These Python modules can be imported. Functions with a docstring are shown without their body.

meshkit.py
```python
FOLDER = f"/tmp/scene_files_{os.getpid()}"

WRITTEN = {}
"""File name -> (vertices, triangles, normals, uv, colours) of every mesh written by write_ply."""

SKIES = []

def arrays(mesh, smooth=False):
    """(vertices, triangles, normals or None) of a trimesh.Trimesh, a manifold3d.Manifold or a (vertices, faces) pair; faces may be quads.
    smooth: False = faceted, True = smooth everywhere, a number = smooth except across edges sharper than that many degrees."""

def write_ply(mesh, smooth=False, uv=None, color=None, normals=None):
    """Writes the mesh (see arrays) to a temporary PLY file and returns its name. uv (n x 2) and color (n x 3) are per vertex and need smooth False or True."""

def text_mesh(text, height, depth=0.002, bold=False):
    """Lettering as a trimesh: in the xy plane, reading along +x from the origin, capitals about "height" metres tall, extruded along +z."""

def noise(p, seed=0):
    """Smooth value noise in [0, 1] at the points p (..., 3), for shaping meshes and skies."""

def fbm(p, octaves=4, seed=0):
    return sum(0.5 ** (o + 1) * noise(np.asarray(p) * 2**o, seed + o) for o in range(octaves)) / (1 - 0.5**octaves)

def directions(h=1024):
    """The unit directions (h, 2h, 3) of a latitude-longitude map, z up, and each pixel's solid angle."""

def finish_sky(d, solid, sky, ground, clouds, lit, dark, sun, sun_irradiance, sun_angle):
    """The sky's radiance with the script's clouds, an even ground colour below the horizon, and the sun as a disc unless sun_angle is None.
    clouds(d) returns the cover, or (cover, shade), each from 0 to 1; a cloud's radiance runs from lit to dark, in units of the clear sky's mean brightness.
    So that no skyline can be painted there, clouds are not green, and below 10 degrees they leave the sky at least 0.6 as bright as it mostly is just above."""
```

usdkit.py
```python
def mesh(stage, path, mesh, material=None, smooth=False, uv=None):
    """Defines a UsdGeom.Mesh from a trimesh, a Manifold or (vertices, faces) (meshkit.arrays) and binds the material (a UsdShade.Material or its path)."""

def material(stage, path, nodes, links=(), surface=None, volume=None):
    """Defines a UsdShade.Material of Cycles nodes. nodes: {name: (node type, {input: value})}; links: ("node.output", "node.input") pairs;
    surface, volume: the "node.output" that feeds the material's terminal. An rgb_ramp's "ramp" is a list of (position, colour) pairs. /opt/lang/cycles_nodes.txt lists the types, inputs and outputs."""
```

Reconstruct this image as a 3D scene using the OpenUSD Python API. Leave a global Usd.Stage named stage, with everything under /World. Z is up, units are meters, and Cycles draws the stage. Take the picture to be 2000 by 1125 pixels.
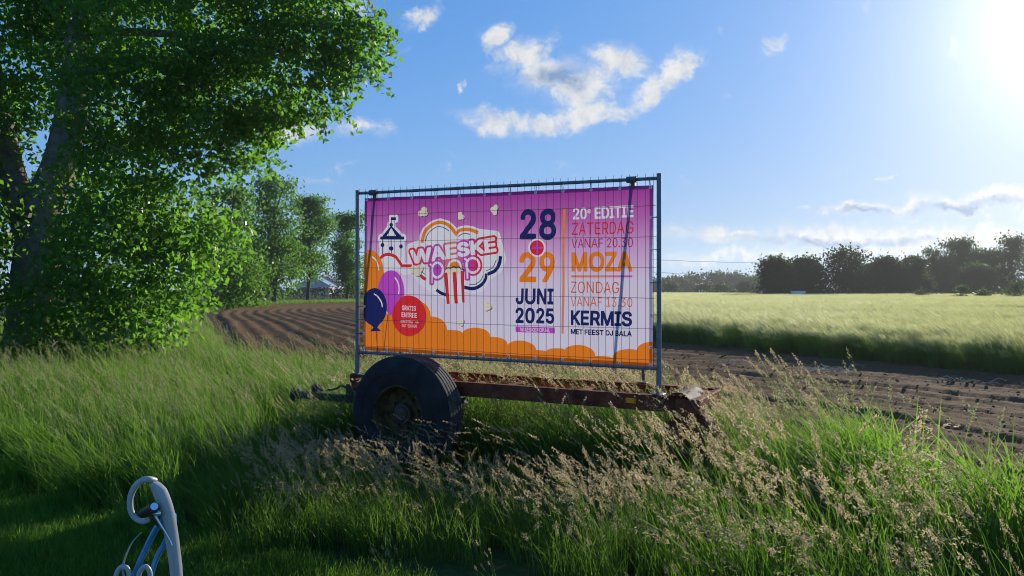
import math, random
import numpy as np, trimesh, usdkit, meshkit
import shapely
from shapely.geometry import Polygon, LineString, Point, box as sbox
from shapely.ops import unary_union
from shapely import affinity
from pxr import Usd, UsdGeom, UsdLux, UsdShade, Gf, Sdf, Vt

R = np.random.default_rng(11)
PI = math.pi
stage = Usd.Stage.CreateInMemory()
UsdGeom.SetStageUpAxis(stage, 'Z'); UsdGeom.SetStageMetersPerUnit(stage, 1.0)
UsdGeom.Xform.Define(stage, '/World'); UsdGeom.Scope.Define(stage, '/World/Looks')

# ------------------------------------------------------------------ camera, sky, sun, exposure
EYE = 1.75
cam = UsdGeom.Camera.Define(stage, '/World/camera')
cam.AddTranslateOp().Set((0, 0, EYE)); cam.AddRotateXOp().Set(90.0)
cam.CreateHorizontalApertureAttr(36.0); cam.CreateVerticalApertureAttr(20.25); cam.CreateFocalLengthAttr(28.8)
cam.CreateClippingRangeAttr((0.05, 20000.0)); cam.CreateExposureAttr(0.42)

SUN_AZ, SUN_EL = math.radians(35.0), math.radians(16.0)
SUN = np.array([math.sin(SUN_AZ) * math.cos(SUN_EL), math.cos(SUN_AZ) * math.cos(SUN_EL), math.sin(SUN_EL)])
sun = UsdLux.DistantLight.Define(stage, '/World/sun')
sun.CreateNormalizeAttr(True); sun.CreateIntensityAttr(1.25); sun.CreateAngleAttr(0.5); sun.CreateColorAttr((1.0, 0.92, 0.78))
sun.AddRotateZOp().Set(-math.degrees(SUN_AZ)); sun.AddRotateXOp().Set(90 + math.degrees(SUN_EL) - 180 + 0.0)

def uv_of(px, py): return (px - 1000) / 1600.0, (562.5 - py) / 1600.0
# clouds: soft lobes in the direction plane in front of the viewer (x/y, z/y): centre and size in picture units, tilt, weight
CL = [(1020, 110, 75, 30, 28, .95), (1075, 145, 100, 42, 5, 1.0), (1130, 165, 90, 45, 10, 1.15), (1210, 115, 75, 34, -12, .95), (1255, 175, 55, 30, 35, .9),
      (1330, 135, 62, 30, 38, 1.05), (1140, 222, 78, 28, 8, 1.05), (960, 232, 80, 22, -10, .95), (1060, 243, 95, 20, 4, .85), (972, 75, 38, 26, 40, 1.0), (903, 166, 9, 13, 0, .8),
      (820, 32, 50, 18, 20, .8), (590, 250, 80, 30, 10, .75), (705, 253, 65, 20, 12, .85), (700, 20, 40, 30, 0, .7), (1500, 98, 45, 20, 25, .34), (1730, 352, 22, 5, 10, .7),
      (1665, 402, 70, 13, 3, 1.0), (1790, 397, 75, 22, 8, 1.05), (1890, 392, 120, 22, 6, 1.05), (1990, 385, 110, 22, 8, 1.05),
      (1400, 462, 190, 20, -2, .72), (1600, 462, 260, 26, 0, .8), (1850, 470, 260, 30, 3, .8), (1450, 500, 260, 16, 3, .62), (2150, 400, 200, 30, 5, 1.0), (1570, 404, 16, 4, 5, .6), (620, 353, 40, 6, 0, .45)]
nd = {'tc': ('texture_coordinate', {}), 'sep': ('separate_xyz', {}), 'ymax': ('math', {'math_type': 'maximum', 'value2': .04}),
      'u': ('math', {'math_type': 'divide'}), 'v': ('math', {'math_type': 'divide'}), 'uv': ('combine_xyz', {'z': 0.0}),
      'wn': ('noise_texture', {'scale': 16.0, 'detail': 5.0, 'roughness': .62}), 'wc': ('vector_math', {'math_type': 'subtract', 'vector2': (.5, .5, .5)}),
      'ws': ('vector_math', {'math_type': 'multiply', 'vector2': (.085, .05, 0)}), 'uvw': ('vector_math', {'math_type': 'add'}),
      'fn': ('noise_texture', {'scale': 22.0, 'detail': 10.0, 'roughness': .66, 'distortion': .5}),
      'sky': ('sky_texture', {'sky_type': 'single_scattering', 'sun_disc': False, 'sun_elevation': SUN_EL, 'sun_rotation': SUN_AZ, 'altitude': 50.0, 'air_density': 1.0, 'aerosol_density': .5, 'ozone_density': 3.0})}
lk = [('tc.generated', 'sep.vector'), ('sep.y', 'ymax.value1'), ('sep.x', 'u.value1'), ('ymax.value', 'u.value2'), ('sep.z', 'v.value1'), ('ymax.value', 'v.value2'),
      ('u.value', 'uv.x'), ('v.value', 'uv.y'), ('uv.vector', 'wn.vector'), ('wn.color', 'wc.vector1'), ('wc.vector', 'ws.vector1'), ('uv.vector', 'uvw.vector1'), ('ws.vector', 'uvw.vector2'),
      ('uv.vector', 'fn.vector')]
acc = None
for i, (px, py, a, b, rot, w) in enumerate(CL):
    u0, v0 = uv_of(px, py)
    nd[f'm{i}'] = ('mapping', {'mapping_type': 'texture', 'location': (u0, v0, 0), 'rotation': (0, 0, math.radians(rot)), 'scale': (1.35 * a / 1600, 1.5 * b / 1600, 1)})
    nd[f'g{i}'] = ('gradient_texture', {'gradient_type': 'spherical'})
    nd[f'w{i}'] = ('math', {'math_type': 'multiply', 'value2': w * 1.62})
    lk += [('uvw.vector', f'm{i}.vector'), (f'm{i}.vector', f'g{i}.vector'), (f'g{i}.fac', f'w{i}.value1')]
    if acc is None: acc = f'w{i}.value'
    else:
        nd[f'a{i}'] = ('math', {'math_type': 'maximum'})
        lk += [(acc, f'a{i}.value1'), (f'w{i}.value', f'a{i}.value2')]; acc = f'a{i}.value'
acc2 = None
for i, (px, py, a, b, rot) in enumerate([(1095, 150, 62, 22, 3), (1690, 408, 60, 7, 0), (1880, 404, 150, 10, 4), (1650, 470, 200, 10, 0)]):      # grey undersides
    u0, v0 = uv_of(px, py)
    nd[f'cm{i}'] = ('mapping', {'mapping_type': 'texture', 'location': (u0, v0, 0), 'rotation': (0, 0, math.radians(rot)), 'scale': (1.4 * a / 1600, 1.5 * b / 1600, 1)}); nd[f'cg{i}'] = ('gradient_texture', {'gradient_type': 'spherical'})
    lk += [('uvw.vector', f'cm{i}.vector'), (f'cm{i}.vector', f'cg{i}.vector')]
    if acc2 is None: acc2 = f'cg{i}.fac'
    else:
        nd[f'ca{i}'] = ('math', {'math_type': 'maximum'}); lk += [(acc2, f'ca{i}.value1'), (f'cg{i}.fac', f'ca{i}.value2')]; acc2 = f'ca{i}.value'
nd.update({'nz': ('math', {'math_type': 'multiply_add', 'value2': 3.2, 'value3': -1.95}), 'dn': ('math', {'math_type': 'add'}),
           'cover': ('map_range', {'range_type': 'smoothstep', 'from_min': -.08, 'from_max': 1.0, 'to_min': 0.0, 'to_max': .96, 'clamp': True}),
           'thick': ('math', {'math_type': 'multiply_add', 'use_clamp': True, 'value2': 1.1}), 'in_': ('noise_texture', {'scale': 46.0, 'detail': 7.0, 'roughness': .65, 'distortion': .6}), 'inm': ('math', {'math_type': 'multiply_add', 'value2': 1.5, 'value3': -.62}),
           'vl': ('map_range', {'range_type': 'smoothstep', 'from_min': .12, 'from_max': 1.25, 'to_min': 0.0, 'to_max': .85, 'clamp': True}), 'vn': ('map_range', {'from_min': .38, 'from_max': .68, 'to_min': 0.0, 'to_max': 1.0, 'clamp': True}), 'vv': ('math', {'math_type': 'multiply'}), 'ctot': ('math', {'math_type': 'maximum'}),
           'ccol': ('mix', {'mix_type': 'mix', 'color1': (8.7, 8.7, 8.6), 'color2': (2.3, 3.6, 5.9)}),
           'soft': ('vector_math', {'math_type': 'power', 'vector2': (.66, .44, .36)}), 'sat': ('hsv', {'hue': .5, 'saturation': 1.12, 'value': 1.0, 'fac': 1.0}), 'tint': ('mix', {'mix_type': 'multiply', 'fac': 1.0, 'color2': (.70, 2.05, 4.5)}),
           'skyc': ('mix', {'mix_type': 'mix'}), 'hv': ('math', {'math_type': 'multiply', 'value2': -8.5}), 'hm': ('math', {'math_type': 'minimum', 'value2': 0.0}), 'he': ('math', {'math_type': 'exponent'}), 'hf': ('math', {'math_type': 'multiply', 'value2': .9}), 'low': ('mix', {'mix_type': 'mix', 'color2': (4.3, 6.3, 8.5)}),
           # thin high haze around the sun: a wide aureole by the angle to the sun
           'dot': ('vector_math', {'math_type': 'dot_product', 'vector2': tuple(SUN)}),
           'ang': ('math', {'math_type': 'arccosine'}), 'h1': ('math', {'math_type': 'multiply', 'value2': -1 / math.radians(5.0)}), 'e1': ('math', {'math_type': 'exponent'}),
           'halo': ('mix', {'mix_type': 'mix', 'fac': 1.0, 'color1': (0, 0, 0), 'color2': (16, 14.5, 14)}),
           'sum': ('mix', {'mix_type': 'add', 'fac': 1.0}), 'bg': ('background_shader', {'strength': .07})})
lk += [('fn.fac', 'nz.value1'), ('nz.value', 'dn.value1'), (acc, 'dn.value2'), ('dn.value', 'cover.value'), ('uv.vector', 'in_.vector'), ('in_.fac', 'inm.value1'), ('inm.value', 'thick.value3'), (acc, 'vl.value'), ('in_.fac', 'vn.value'), ('vl.result', 'vv.value1'), ('vn.result', 'vv.value2'), ('cover.result', 'ctot.value1'), ('vv.value', 'ctot.value2'), ('thick.value', 'ccol.fac'), (acc2, 'thick.value1'),
       ('sky.color', 'soft.vector1'), ('soft.vector', 'sat.color'), ('sat.color', 'tint.color1'), ('tint.color', 'low.color1'), ('sep.z', 'hv.value1'), ('hv.value', 'hm.value1'), ('hm.value', 'he.value1'), ('he.value', 'hf.value1'), ('hf.value', 'low.fac'), ('low.color', 'skyc.color1'), ('ccol.color', 'skyc.color2'), ('ctot.value', 'skyc.fac'),
       ('tc.generated', 'dot.vector1'), ('dot.value', 'ang.value1'), ('ang.value', 'h1.value1'), ('h1.value', 'e1.value1'), ('e1.value', 'halo.fac'),
       ('skyc.color', 'sum.color1'), ('halo.color', 'sum.color2'), ('sum.color', 'bg.color')]
skym = usdkit.material(stage, '/World/Looks/sky', nd, lk, surface='bg.background')
dome = UsdLux.DomeLight.Define(stage, '/World/sky')
UsdShade.MaterialBindingAPI.Apply(dome.GetPrim()).Bind(skym)
dome.GetPrim().SetCustomDataByKey('kind', 'structure')

# ------------------------------------------------------------------ helpers
used = {}
def numbered(path):
    n = used.get(path, 0); used[path] = n + 1
    return path if n == 0 else f'{path}_{n:03d}'
def tag(p, label=None, cat=None, group=None, kind=None):
    p = p.GetPrim() if hasattr(p, 'GetPrim') else p
    for k, v in (('label', label), ('category', cat), ('group', group), ('kind', kind)):
        if v: p.SetCustomDataByKey(k, v)
    return p
def thing(name, label, cat, loc=(0, 0, 0), group=None):
    x = UsdGeom.Xform.Define(stage, numbered('/World/' + name))
    if any(loc): x.AddTranslateOp().Set(tuple(map(float, loc)))
    tag(x, label, cat, group); x.loc = np.array(loc, float)
    return x
def pathof(parent): return '/World' if parent is None else str(parent.GetPath())
def obj(name, mesh, mat, parent=None, smooth=False, normals=None):
    """one Mesh prim; vertices are given in world coordinates and stored relative to the thing's base"""
    v, f, n = meshkit.arrays(mesh, smooth)
    if normals is not None: n = normals
    p = parent; off = np.zeros(3)
    while p is not None:
        off = off + getattr(p, 'loc', np.zeros(3)); p = getattr(p, 'up', None)
    m = usdkit.mesh(stage, numbered(pathof(parent) + '/' + name), (v - off, f), mat)
    if n is not None:
        m.CreateNormalsAttr(Vt.Vec3fArray.FromNumpy(np.asarray(n, np.float32))); m.SetNormalsInterpolation('vertex')
    m.up = parent
    return m
def sub(name, parent):
    x = UsdGeom.Xform.Define(stage, numbered(pathof(parent) + '/' + name)); x.up = parent; return x
class MB:
    def __init__(s): s.v, s.f, s.n = [], [], 0
    def add(s, v, f):
        v = np.asarray(v, float); s.v.append(v); s.f.append(np.asarray(f, int) + s.n); s.n += len(v); return s
    def mesh(s, m): return s.add(m.vertices, m.faces)
    def get(s): return trimesh.Trimesh(np.vstack(s.v), np.vstack(s.f), process=False)
    def tube(s, path, r, n=8, cap=True):
        P = np.asarray(path, float); k = len(P); r = np.broadcast_to(np.asarray(r, float), (k,))
        T = np.gradient(P, axis=0); T /= np.linalg.norm(T, axis=1, keepdims=True) + 1e-12
        up = np.array([0, 0, 1.0]) if abs(T[0][2]) < .9 else np.array([1.0, 0, 0])
        a = np.cross(T[0], up); a /= np.linalg.norm(a); ring = []
        th = np.arange(n) / n * 2 * PI
        for i in range(k):
            a = a - T[i] * (a @ T[i]); a /= np.linalg.norm(a); b = np.cross(T[i], a)
            ring.append(P[i] + r[i] * (np.cos(th)[:, None] * a + np.sin(th)[:, None] * b))
        v = np.vstack(ring); f = []
        for i in range(k - 1):
            for j in range(n):
                q = (j + 1) % n; f += [[i*n+j, i*n+q, (i+1)*n+q], [i*n+j, (i+1)*n+q, (i+1)*n+j]]
        if cap:
            v = np.vstack([v, P[0], P[-1]])
            for j in range(n):
                q = (j + 1) % n; f += [[k*n, q, j], [k*n+1, (k-1)*n+j, (k-1)*n+q]]
        return s.add(v, f)
def rbox(size, r=.004):
    """a box with chamfered edges, centred"""
    import manifold3d as m3
    sx, sy, sz = size; pts = []
    for a in (-1, 1):
        for b in (-1, 1):
            for c in (-1, 1):
                x, y, z = a*sx/2, b*sy/2, c*sz/2
                pts += [(x - a*r, y - b*r, z), (x - a*r, y, z - c*r), (x, y - b*r, z - c*r)]
    h = m3.Manifold.hull_points(np.array(pts, float)).to_mesh()
    return trimesh.Trimesh(h.vert_properties[:, :3], h.tri_verts, process=False)
def catmull(pts, n=8):
    P = np.asarray(pts, float); P = np.vstack([2*P[0]-P[1], P, 2*P[-1]-P[-2]]); out = []
    for i in range(1, len(P) - 2):
        for t in np.linspace(0, 1, n, endpoint=False):
            a, b, c, d = P[i-1:i+3]
            out.append(.5*((2*b) + (c-a)*t + (2*a-5*b+4*c-d)*t*t + (3*b-a-3*c+d)*t**3))
    return np.array(out + [P[-2]])

# ------------------------------------------------------------------ materials
def M(name, col, rough=.6, var=.25, scale=12.0, metal=0.0, bump=0.0, bscale=60.0, spec=.5, col2=None):
    c1 = tuple(np.clip(np.array(col) * (1 - var), 0, 1)); c2 = tuple(np.clip(np.array(col if col2 is None else col2) * (1 + var), 0, 1))
    n = {'g': ('geometry', {}), 'n': ('noise_texture', {'scale': scale, 'detail': 5.0, 'roughness': .6}), 'r': ('rgb_ramp', {'ramp': [(.3, c1), (.7, c2)]}),
         'p': ('principled_bsdf', {'roughness': rough, 'metallic': metal, 'specular_ior_level': spec})}
    l = [('g.position', 'n.vector'), ('n.fac', 'r.fac'), ('r.color', 'p.base_color')]
    if bump:
        n['bn'] = ('noise_texture', {'scale': bscale, 'detail': 6.0, 'roughness': .65}); n['b'] = ('bump', {'strength': bump, 'distance': .01})
        l += [('g.position', 'bn.vector'), ('bn.fac', 'b.height'), ('b.normal', 'p.normal')]
    return usdkit.material(stage, '/World/Looks/' + name, n, l, surface='p.BSDF')
def leafy(name, dark, light, trans, tmix=.45, rough=.42, spec=.4, by='island', nscale=.35, dry=None):
    """two-sided leaf or blade: a glossy front and light that passes through; the tone varies from leaf to leaf"""
    n = {'g': ('geometry', {}), 'oi': ('object_info', {}), 'n': ('noise_texture', {'scale': nscale, 'detail': 2.0}), 'mixr': ('math', {'math_type': 'multiply_add', 'value2': .6, 'value3': -.05}),
         'half': ('math', {'math_type': 'multiply', 'value2': .55}), 'sum': ('math', {'math_type': 'add'}),
         'r': ('rgb_ramp', {'ramp': [(.2, dark), (.8, light)] if dry is None else [(.2, dark), (.56, light), (.66, dry)]}), 'rt': ('rgb_ramp', {'ramp': [(.2, tuple(np.array(trans)*.7)), (.8, trans)] if dry is None else [(.2, tuple(np.array(trans)*.6)), (.56, trans), (.66, tuple(np.array(dry)*1.4))]}),
         'p': ('principled_bsdf', {'roughness': rough, 'specular_ior_level': spec}), 't': ('translucent_bsdf', {}), 'm': ('mix_closure', {'fac': tmix})}
    l = [('g.position', 'n.vector'), ('g.random_per_island' if by == 'island' else 'oi.random', 'half.value1'), ('n.fac', 'mixr.value1'), ('mixr.value', 'sum.value1'), ('half.value', 'sum.value2'),
         ('sum.value', 'r.fac'), ('sum.value', 'rt.fac'), ('r.color', 'p.base_color'), ('rt.color', 't.color'), ('p.BSDF', 'm.closure1'), ('t.BSDF', 'm.closure2')]
    return usdkit.material(stage, '/World/Looks/' + name, n, l, surface='m.closure')

m_blade = leafy('grass_blade', (.035, .105, .010), (.085, .19, .02), (.26, .50, .05), .52, .58, .2, dry=(.34, .30, .14))
m_blade2 = leafy('grass_blade_fresh', (.05, .135, .010), (.105, .23, .022), (.32, .58, .06), .52, .58, .2, dry=(.32, .32, .12))
m_seed = leafy('grass_seed', (.33, .25, .13), (.60, .48, .27), (.88, .70, .40), .45, .6, .3)
m_seedg = leafy('grass_seed_green', (.17, .18, .07), (.36, .34, .15), (.58, .58, .26), .45, .6, .3)
m_short = leafy('lawn_blade', (.05, .12, .018), (.10, .20, .035), (.26, .48, .05), .45, .45)
m_barley = leafy('barley_leaf', (.08, .16, .03), (.16, .25, .05), (.34, .56, .09), .5, .45)
m_ear = leafy('barley_ear', (.37, .40, .14), (.57, .58, .24), (.86, .87, .38), .5, .5)
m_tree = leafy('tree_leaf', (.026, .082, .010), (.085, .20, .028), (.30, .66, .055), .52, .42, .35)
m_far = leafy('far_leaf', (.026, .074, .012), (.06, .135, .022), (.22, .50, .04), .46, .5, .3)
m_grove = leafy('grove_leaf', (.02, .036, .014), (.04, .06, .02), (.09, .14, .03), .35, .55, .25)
m_grove2 = leafy('hazy_leaf', (.024, .05, .018), (.05, .085, .028), (.12, .22, .05), .4, .55, .25)
m_blue = leafy('wood_leaf', (.025, .05, .02), (.05, .085, .03), (.10, .18, .05), .35, .55, .2)
m_bark = M('bark', (.20, .168, .125), .9, .4, 5.0, bump=.8, bscale=14.0)
m_barkd = M('bark_dark', (.07, .058, .045), .9, .35, 5.0)
m_galv = M('galvanised_steel', (.15, .17, .19), .48, .2, 9.0, .5)
m_wire = M('wire_steel', (.07, .07, .085), .55, .15, 9.0, .4)
m_clamp = M('clamp_steel', (.10, .10, .11), .55, .2, 9.0, .5)
m_rust = M('rusty_red_paint', (.12, .022, .015), .8, .45, 7.0, 0, .5, 40.0, col2=(.17, .045, .022), spec=.12)
m_rusto = M('rusty_orange_paint', (.26, .06, .018), .8, .4, 6.0, 0, .5, 40.0, col2=(.22, .075, .03), spec=.25)
m_dark = M('old_dark_steel', (.035, .03, .027), .7, .4, 11.0, .2, .5, 50.0)
m_tyre = M('tyre_rubber', (.009, .009, .009), .8, .35, 6.0, 0, .3, 70.0, col2=(.02, .0195, .018), spec=.25)
m_tread = M('sunlit_tread', (.05, .047, .042), .85, .4, 9.0, 0, .4, 60.0, col2=(.085, .08, .07), spec=.2)  # paler than the sidewall: sunlight on the tread put into the colour
m_rim = M('rusty_rim', (.022, .014, .010), .85, .5, 14.0, .1, .6, 40.0, col2=(.10, .068, .022), spec=.2)
m_hub = M('rusty_hub', (.075, .045, .03), .8, .4, 16.0, .2, .6, 40.0)
m_amber = M('amber_reflector', (.95, .27, .004), .3, .05, 30.0)
m_plate = M('weathered_plate', (.085, .07, .055), .8, .35, 9.0, 0, .5, 40.0)
m_grey = M('grey_paint', (.36, .36, .34), .38, .06, 20.0, 0, .05, 200.0)
m_bluepaint = M('blue_metallic_paint', (.05, .22, .42), .3, .12, 10.0, .5)
m_black = M('black_plastic', (.012, .013, .016), .45, .2, 30.0)
m_silver = M('polished_alloy', (.7, .72, .74), .22, .05, 30.0, .95)
m_tie = M('cable_tie_plastic', (.02, .02, .022), .5, .2, 30.0)
m_eye = M('skylit_eyelet_alloy', (.93, .94, .95), .35, .03, 30.0, .15)  # metal rings whitened to stand in for sky light through the holes
m_straw = M('dry_straw', (.46, .38, .25), .8, .3, 9.0)
m_wall = M('house_wall', (.42, .40, .38), .85, .12, 1.0)
m_roof = M('roof_tiles', (.10, .105, .13), .7, .25, 2.0)
m_roof2 = M('slate_roof_blue', (.22, .30, .40), .5, .15, 2.0)
m_white = M('white_coated_panel', (.72, .72, .70), .6, .06, 2.0)
m_glass = M('dark_window_glass', (.03, .035, .04), .1, .1, 2.0)
m_wood = M('weathered_wood', (.30, .24, .17), .85, .3, 6.0)
m_pole = M('pole_wood', (.12, .095, .07), .9, .3, 6.0)

def ground_mat(name, ramp, s1, s2, bump, bs, rough=.95):
    n = {'g': ('geometry', {}), 'a': ('noise_texture', {'scale': s1, 'detail': 6.0, 'roughness': .65}), 'b': ('noise_texture', {'scale': s2, 'detail': 5.0, 'roughness': .6}),
         'x': ('math', {'math_type': 'multiply_add', 'value2': .5}), 'h': ('math', {'math_type': 'multiply', 'value2': .5}), 'r': ('rgb_ramp', {'ramp': ramp}),
         'bn': ('noise_texture', {'scale': bs, 'detail': 6.0, 'roughness': .7}), 'bu': ('bump', {'strength': bump, 'distance': .04}), 'p': ('principled_bsdf', {'roughness': rough, 'specular_ior_level': .04})}
    l = [('g.position', 'a.vector'), ('g.position', 'b.vector'), ('g.position', 'bn.vector'), ('a.fac', 'h.value1'), ('b.fac', 'x.value1'), ('h.value', 'x.value3'), ('x.value', 'r.fac'), ('r.color', 'p.base_color'),
         ('bn.fac', 'bu.height'), ('bu.normal', 'p.normal')]
    return usdkit.material(stage, '/World/Looks/' + name, n, l, surface='p.BSDF')
m_ground = ground_mat('meadow_ground', [(.3, (.022, .034, .010)), (.7, (.07, .095, .026))], .35, 9.0, .8, 7.0)
m_lawn = ground_mat('lawn_ground', [(.3, (.03, .05, .012)), (.7, (.06, .09, .02))], 2.0, 30.0, .6, 40.0)
m_soil = ground_mat('bare_soil', [(.3, (.10, .052, .024)), (.7, (.19, .112, .056))], .8, 14.0, .8, 22.0)
m_clod = M('soil_clod', (.135, .078, .042), .95, .35, 9.0, 0, .5, 60.0, spec=.04)
m_canopy = ground_mat('barley_canopy', [(.3, (.17, .20, .06)), (.7, (.26, .29, .10))], 1.5, 14.0, .8, 9.0)

# ------------------------------------------------------------------ the lie of the land
VERGE = np.array([(6.5, 0.5), (4.3, 5.0), (3.05, 8.0), (2.3, 9.8), (.9, 11.8), (-2.2, 14.4), (-5.4, 17.6), (-7.9, 22.0), (-11, 30), (-15.5, 42), (-21.5, 58), (-24.5, 72), (-25, 86), (-21, 99), (-12, 110), (5, 119), (40, 130)], float)
VL = LineString(catmull(np.c_[VERGE, np.zeros(len(VERGE))], 6)[:, :2])
FIELD = Polygon(list(VL.coords) + [(160, 150), (160, -20), (12, -14)]).buffer(0)
BEDGE = np.array([(30, -14), (16, 6), (12.2, 12), (9.9, 16.2), (7.4, 21), (5.0, 26), (2.6, 32), (1.0, 38), (-.6, 48), (-3.5, 70), (-6.5, 105)], float)
BL = catmull(np.c_[BEDGE, np.zeros(len(BEDGE))], 5)[:, :2]
BARLEY = Polygon(list(map(tuple, BL)) + [(20, 150), (40, 140), (70, 105), (110, 85), (160, 70), (160, -14)]).buffer(0)
MOWN = [(-30, 21), (-14, 12.5), (-7.5, 9.0), (-3.7, 6.5), (-1.3, 5.15), (.2, 4.5), (2.0, 3.4), (4.5, 1.0), (6.5, -2)]
ML = LineString(MOWN)
MOWNP = Polygon(MOWN + [(6, -12), (-40, -12), (-40, 21)]).buffer(0)
VERGEP = Polygon(list(VL.coords)[:75] + [(-60, 95), (-60, 30), (-30, 21)] + MOWN[1:] + [(6.5, -2)]).buffer(0)

def polar_grid(rs, th, zf, keep):
    Rr, T = np.meshgrid(rs, th, indexing='ij'); x, y = Rr * np.sin(T), Rr * np.cos(T)
    ins = keep(x.ravel(), y.ravel()).reshape(x.shape)
    v = np.c_[x.ravel(), y.ravel(), zf(x.ravel(), y.ravel())]
    nr, nt = x.shape; i = np.arange((nr-1)*(nt-1)); a = (i // (nt-1)) * nt + i % (nt-1)
    q = np.c_[a, a+1, a+nt+1, a+nt]; q = q[ins.ravel()[q].any(1)]
    f = np.vstack([q[:, [0, 1, 2]], q[:, [0, 2, 3]]])
    use = np.unique(f); mp = np.zeros(len(v), int); mp[use] = np.arange(len(use))
    m = trimesh.Trimesh(v[use], mp[f], process=False)
    if len(m.faces) and m.face_normals[:, 2].mean() < 0: m.invert()
    return m
def inside(poly): shapely.prepare(poly); return lambda x, y: shapely.contains_xy(poly, x, y)
def fb(x, y, s, o=4, seed=0): return meshkit.fbm(np.c_[np.asarray(x)*s, np.asarray(y)*s, np.zeros(len(x))], o, seed) - .5

def ground_z(x, y): return -.11 + .05 * fb(x, y, .5, 3, 3) - .0 * x
rs = np.concatenate([np.linspace(.3, 40, 110), np.geomspace(42, 900, 40)])
gm = polar_grid(rs, np.linspace(-PI, PI, 180), lambda x, y: np.where(np.hypot(x, y) > 160, -.15, ground_z(x, y)), lambda x, y: np.ones(len(x), bool))
tag(obj('ground', gm, m_ground, None, True), kind='structure')
lm = polar_grid(np.linspace(.2, 26, 160), np.linspace(-PI, PI, 220), lambda x, y: ground_z(x, y) + .012, inside(MOWNP))
tag(obj('mown_strip', lm, m_lawn, None, True), kind='structure')

vb = np.array(VL.coords)
def along(x, y):
    P = shapely.points(x, y); return shapely.distance(VL, P)
def soil_z(x, y):
    d = along(x, y); w = .35 * fb(x, y, .35, 2, 8)
    row = np.sin((d + w) * 2 * PI / .78); big = np.sin((d + w) * 2 * PI / 3.1)
    edge = np.clip(d / .8, 0, 1)
    far = np.clip((np.hypot(x, y) - 18) / 25, 0, 1)
    z = .022 * row * (1 - .2 * far) + .012 * np.sin((d + w) * 2 * PI / .31) * (1 - far) + .02 * big + .05 * fb(x, y, 1.3, 3, 5) + .032 * fb(x, y, 8.0, 3, 6) * (1 - .5 * far) + far * .025 * row
    return .02 + edge * z - .13 * (1 - edge)
sm = polar_grid(np.geomspace(3.5, 150, 560), np.radians(np.linspace(-27, 62, 620)), soil_z, inside(FIELD))
tag(obj('ploughed_field', sm, m_soil, None, True), kind='structure')

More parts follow.
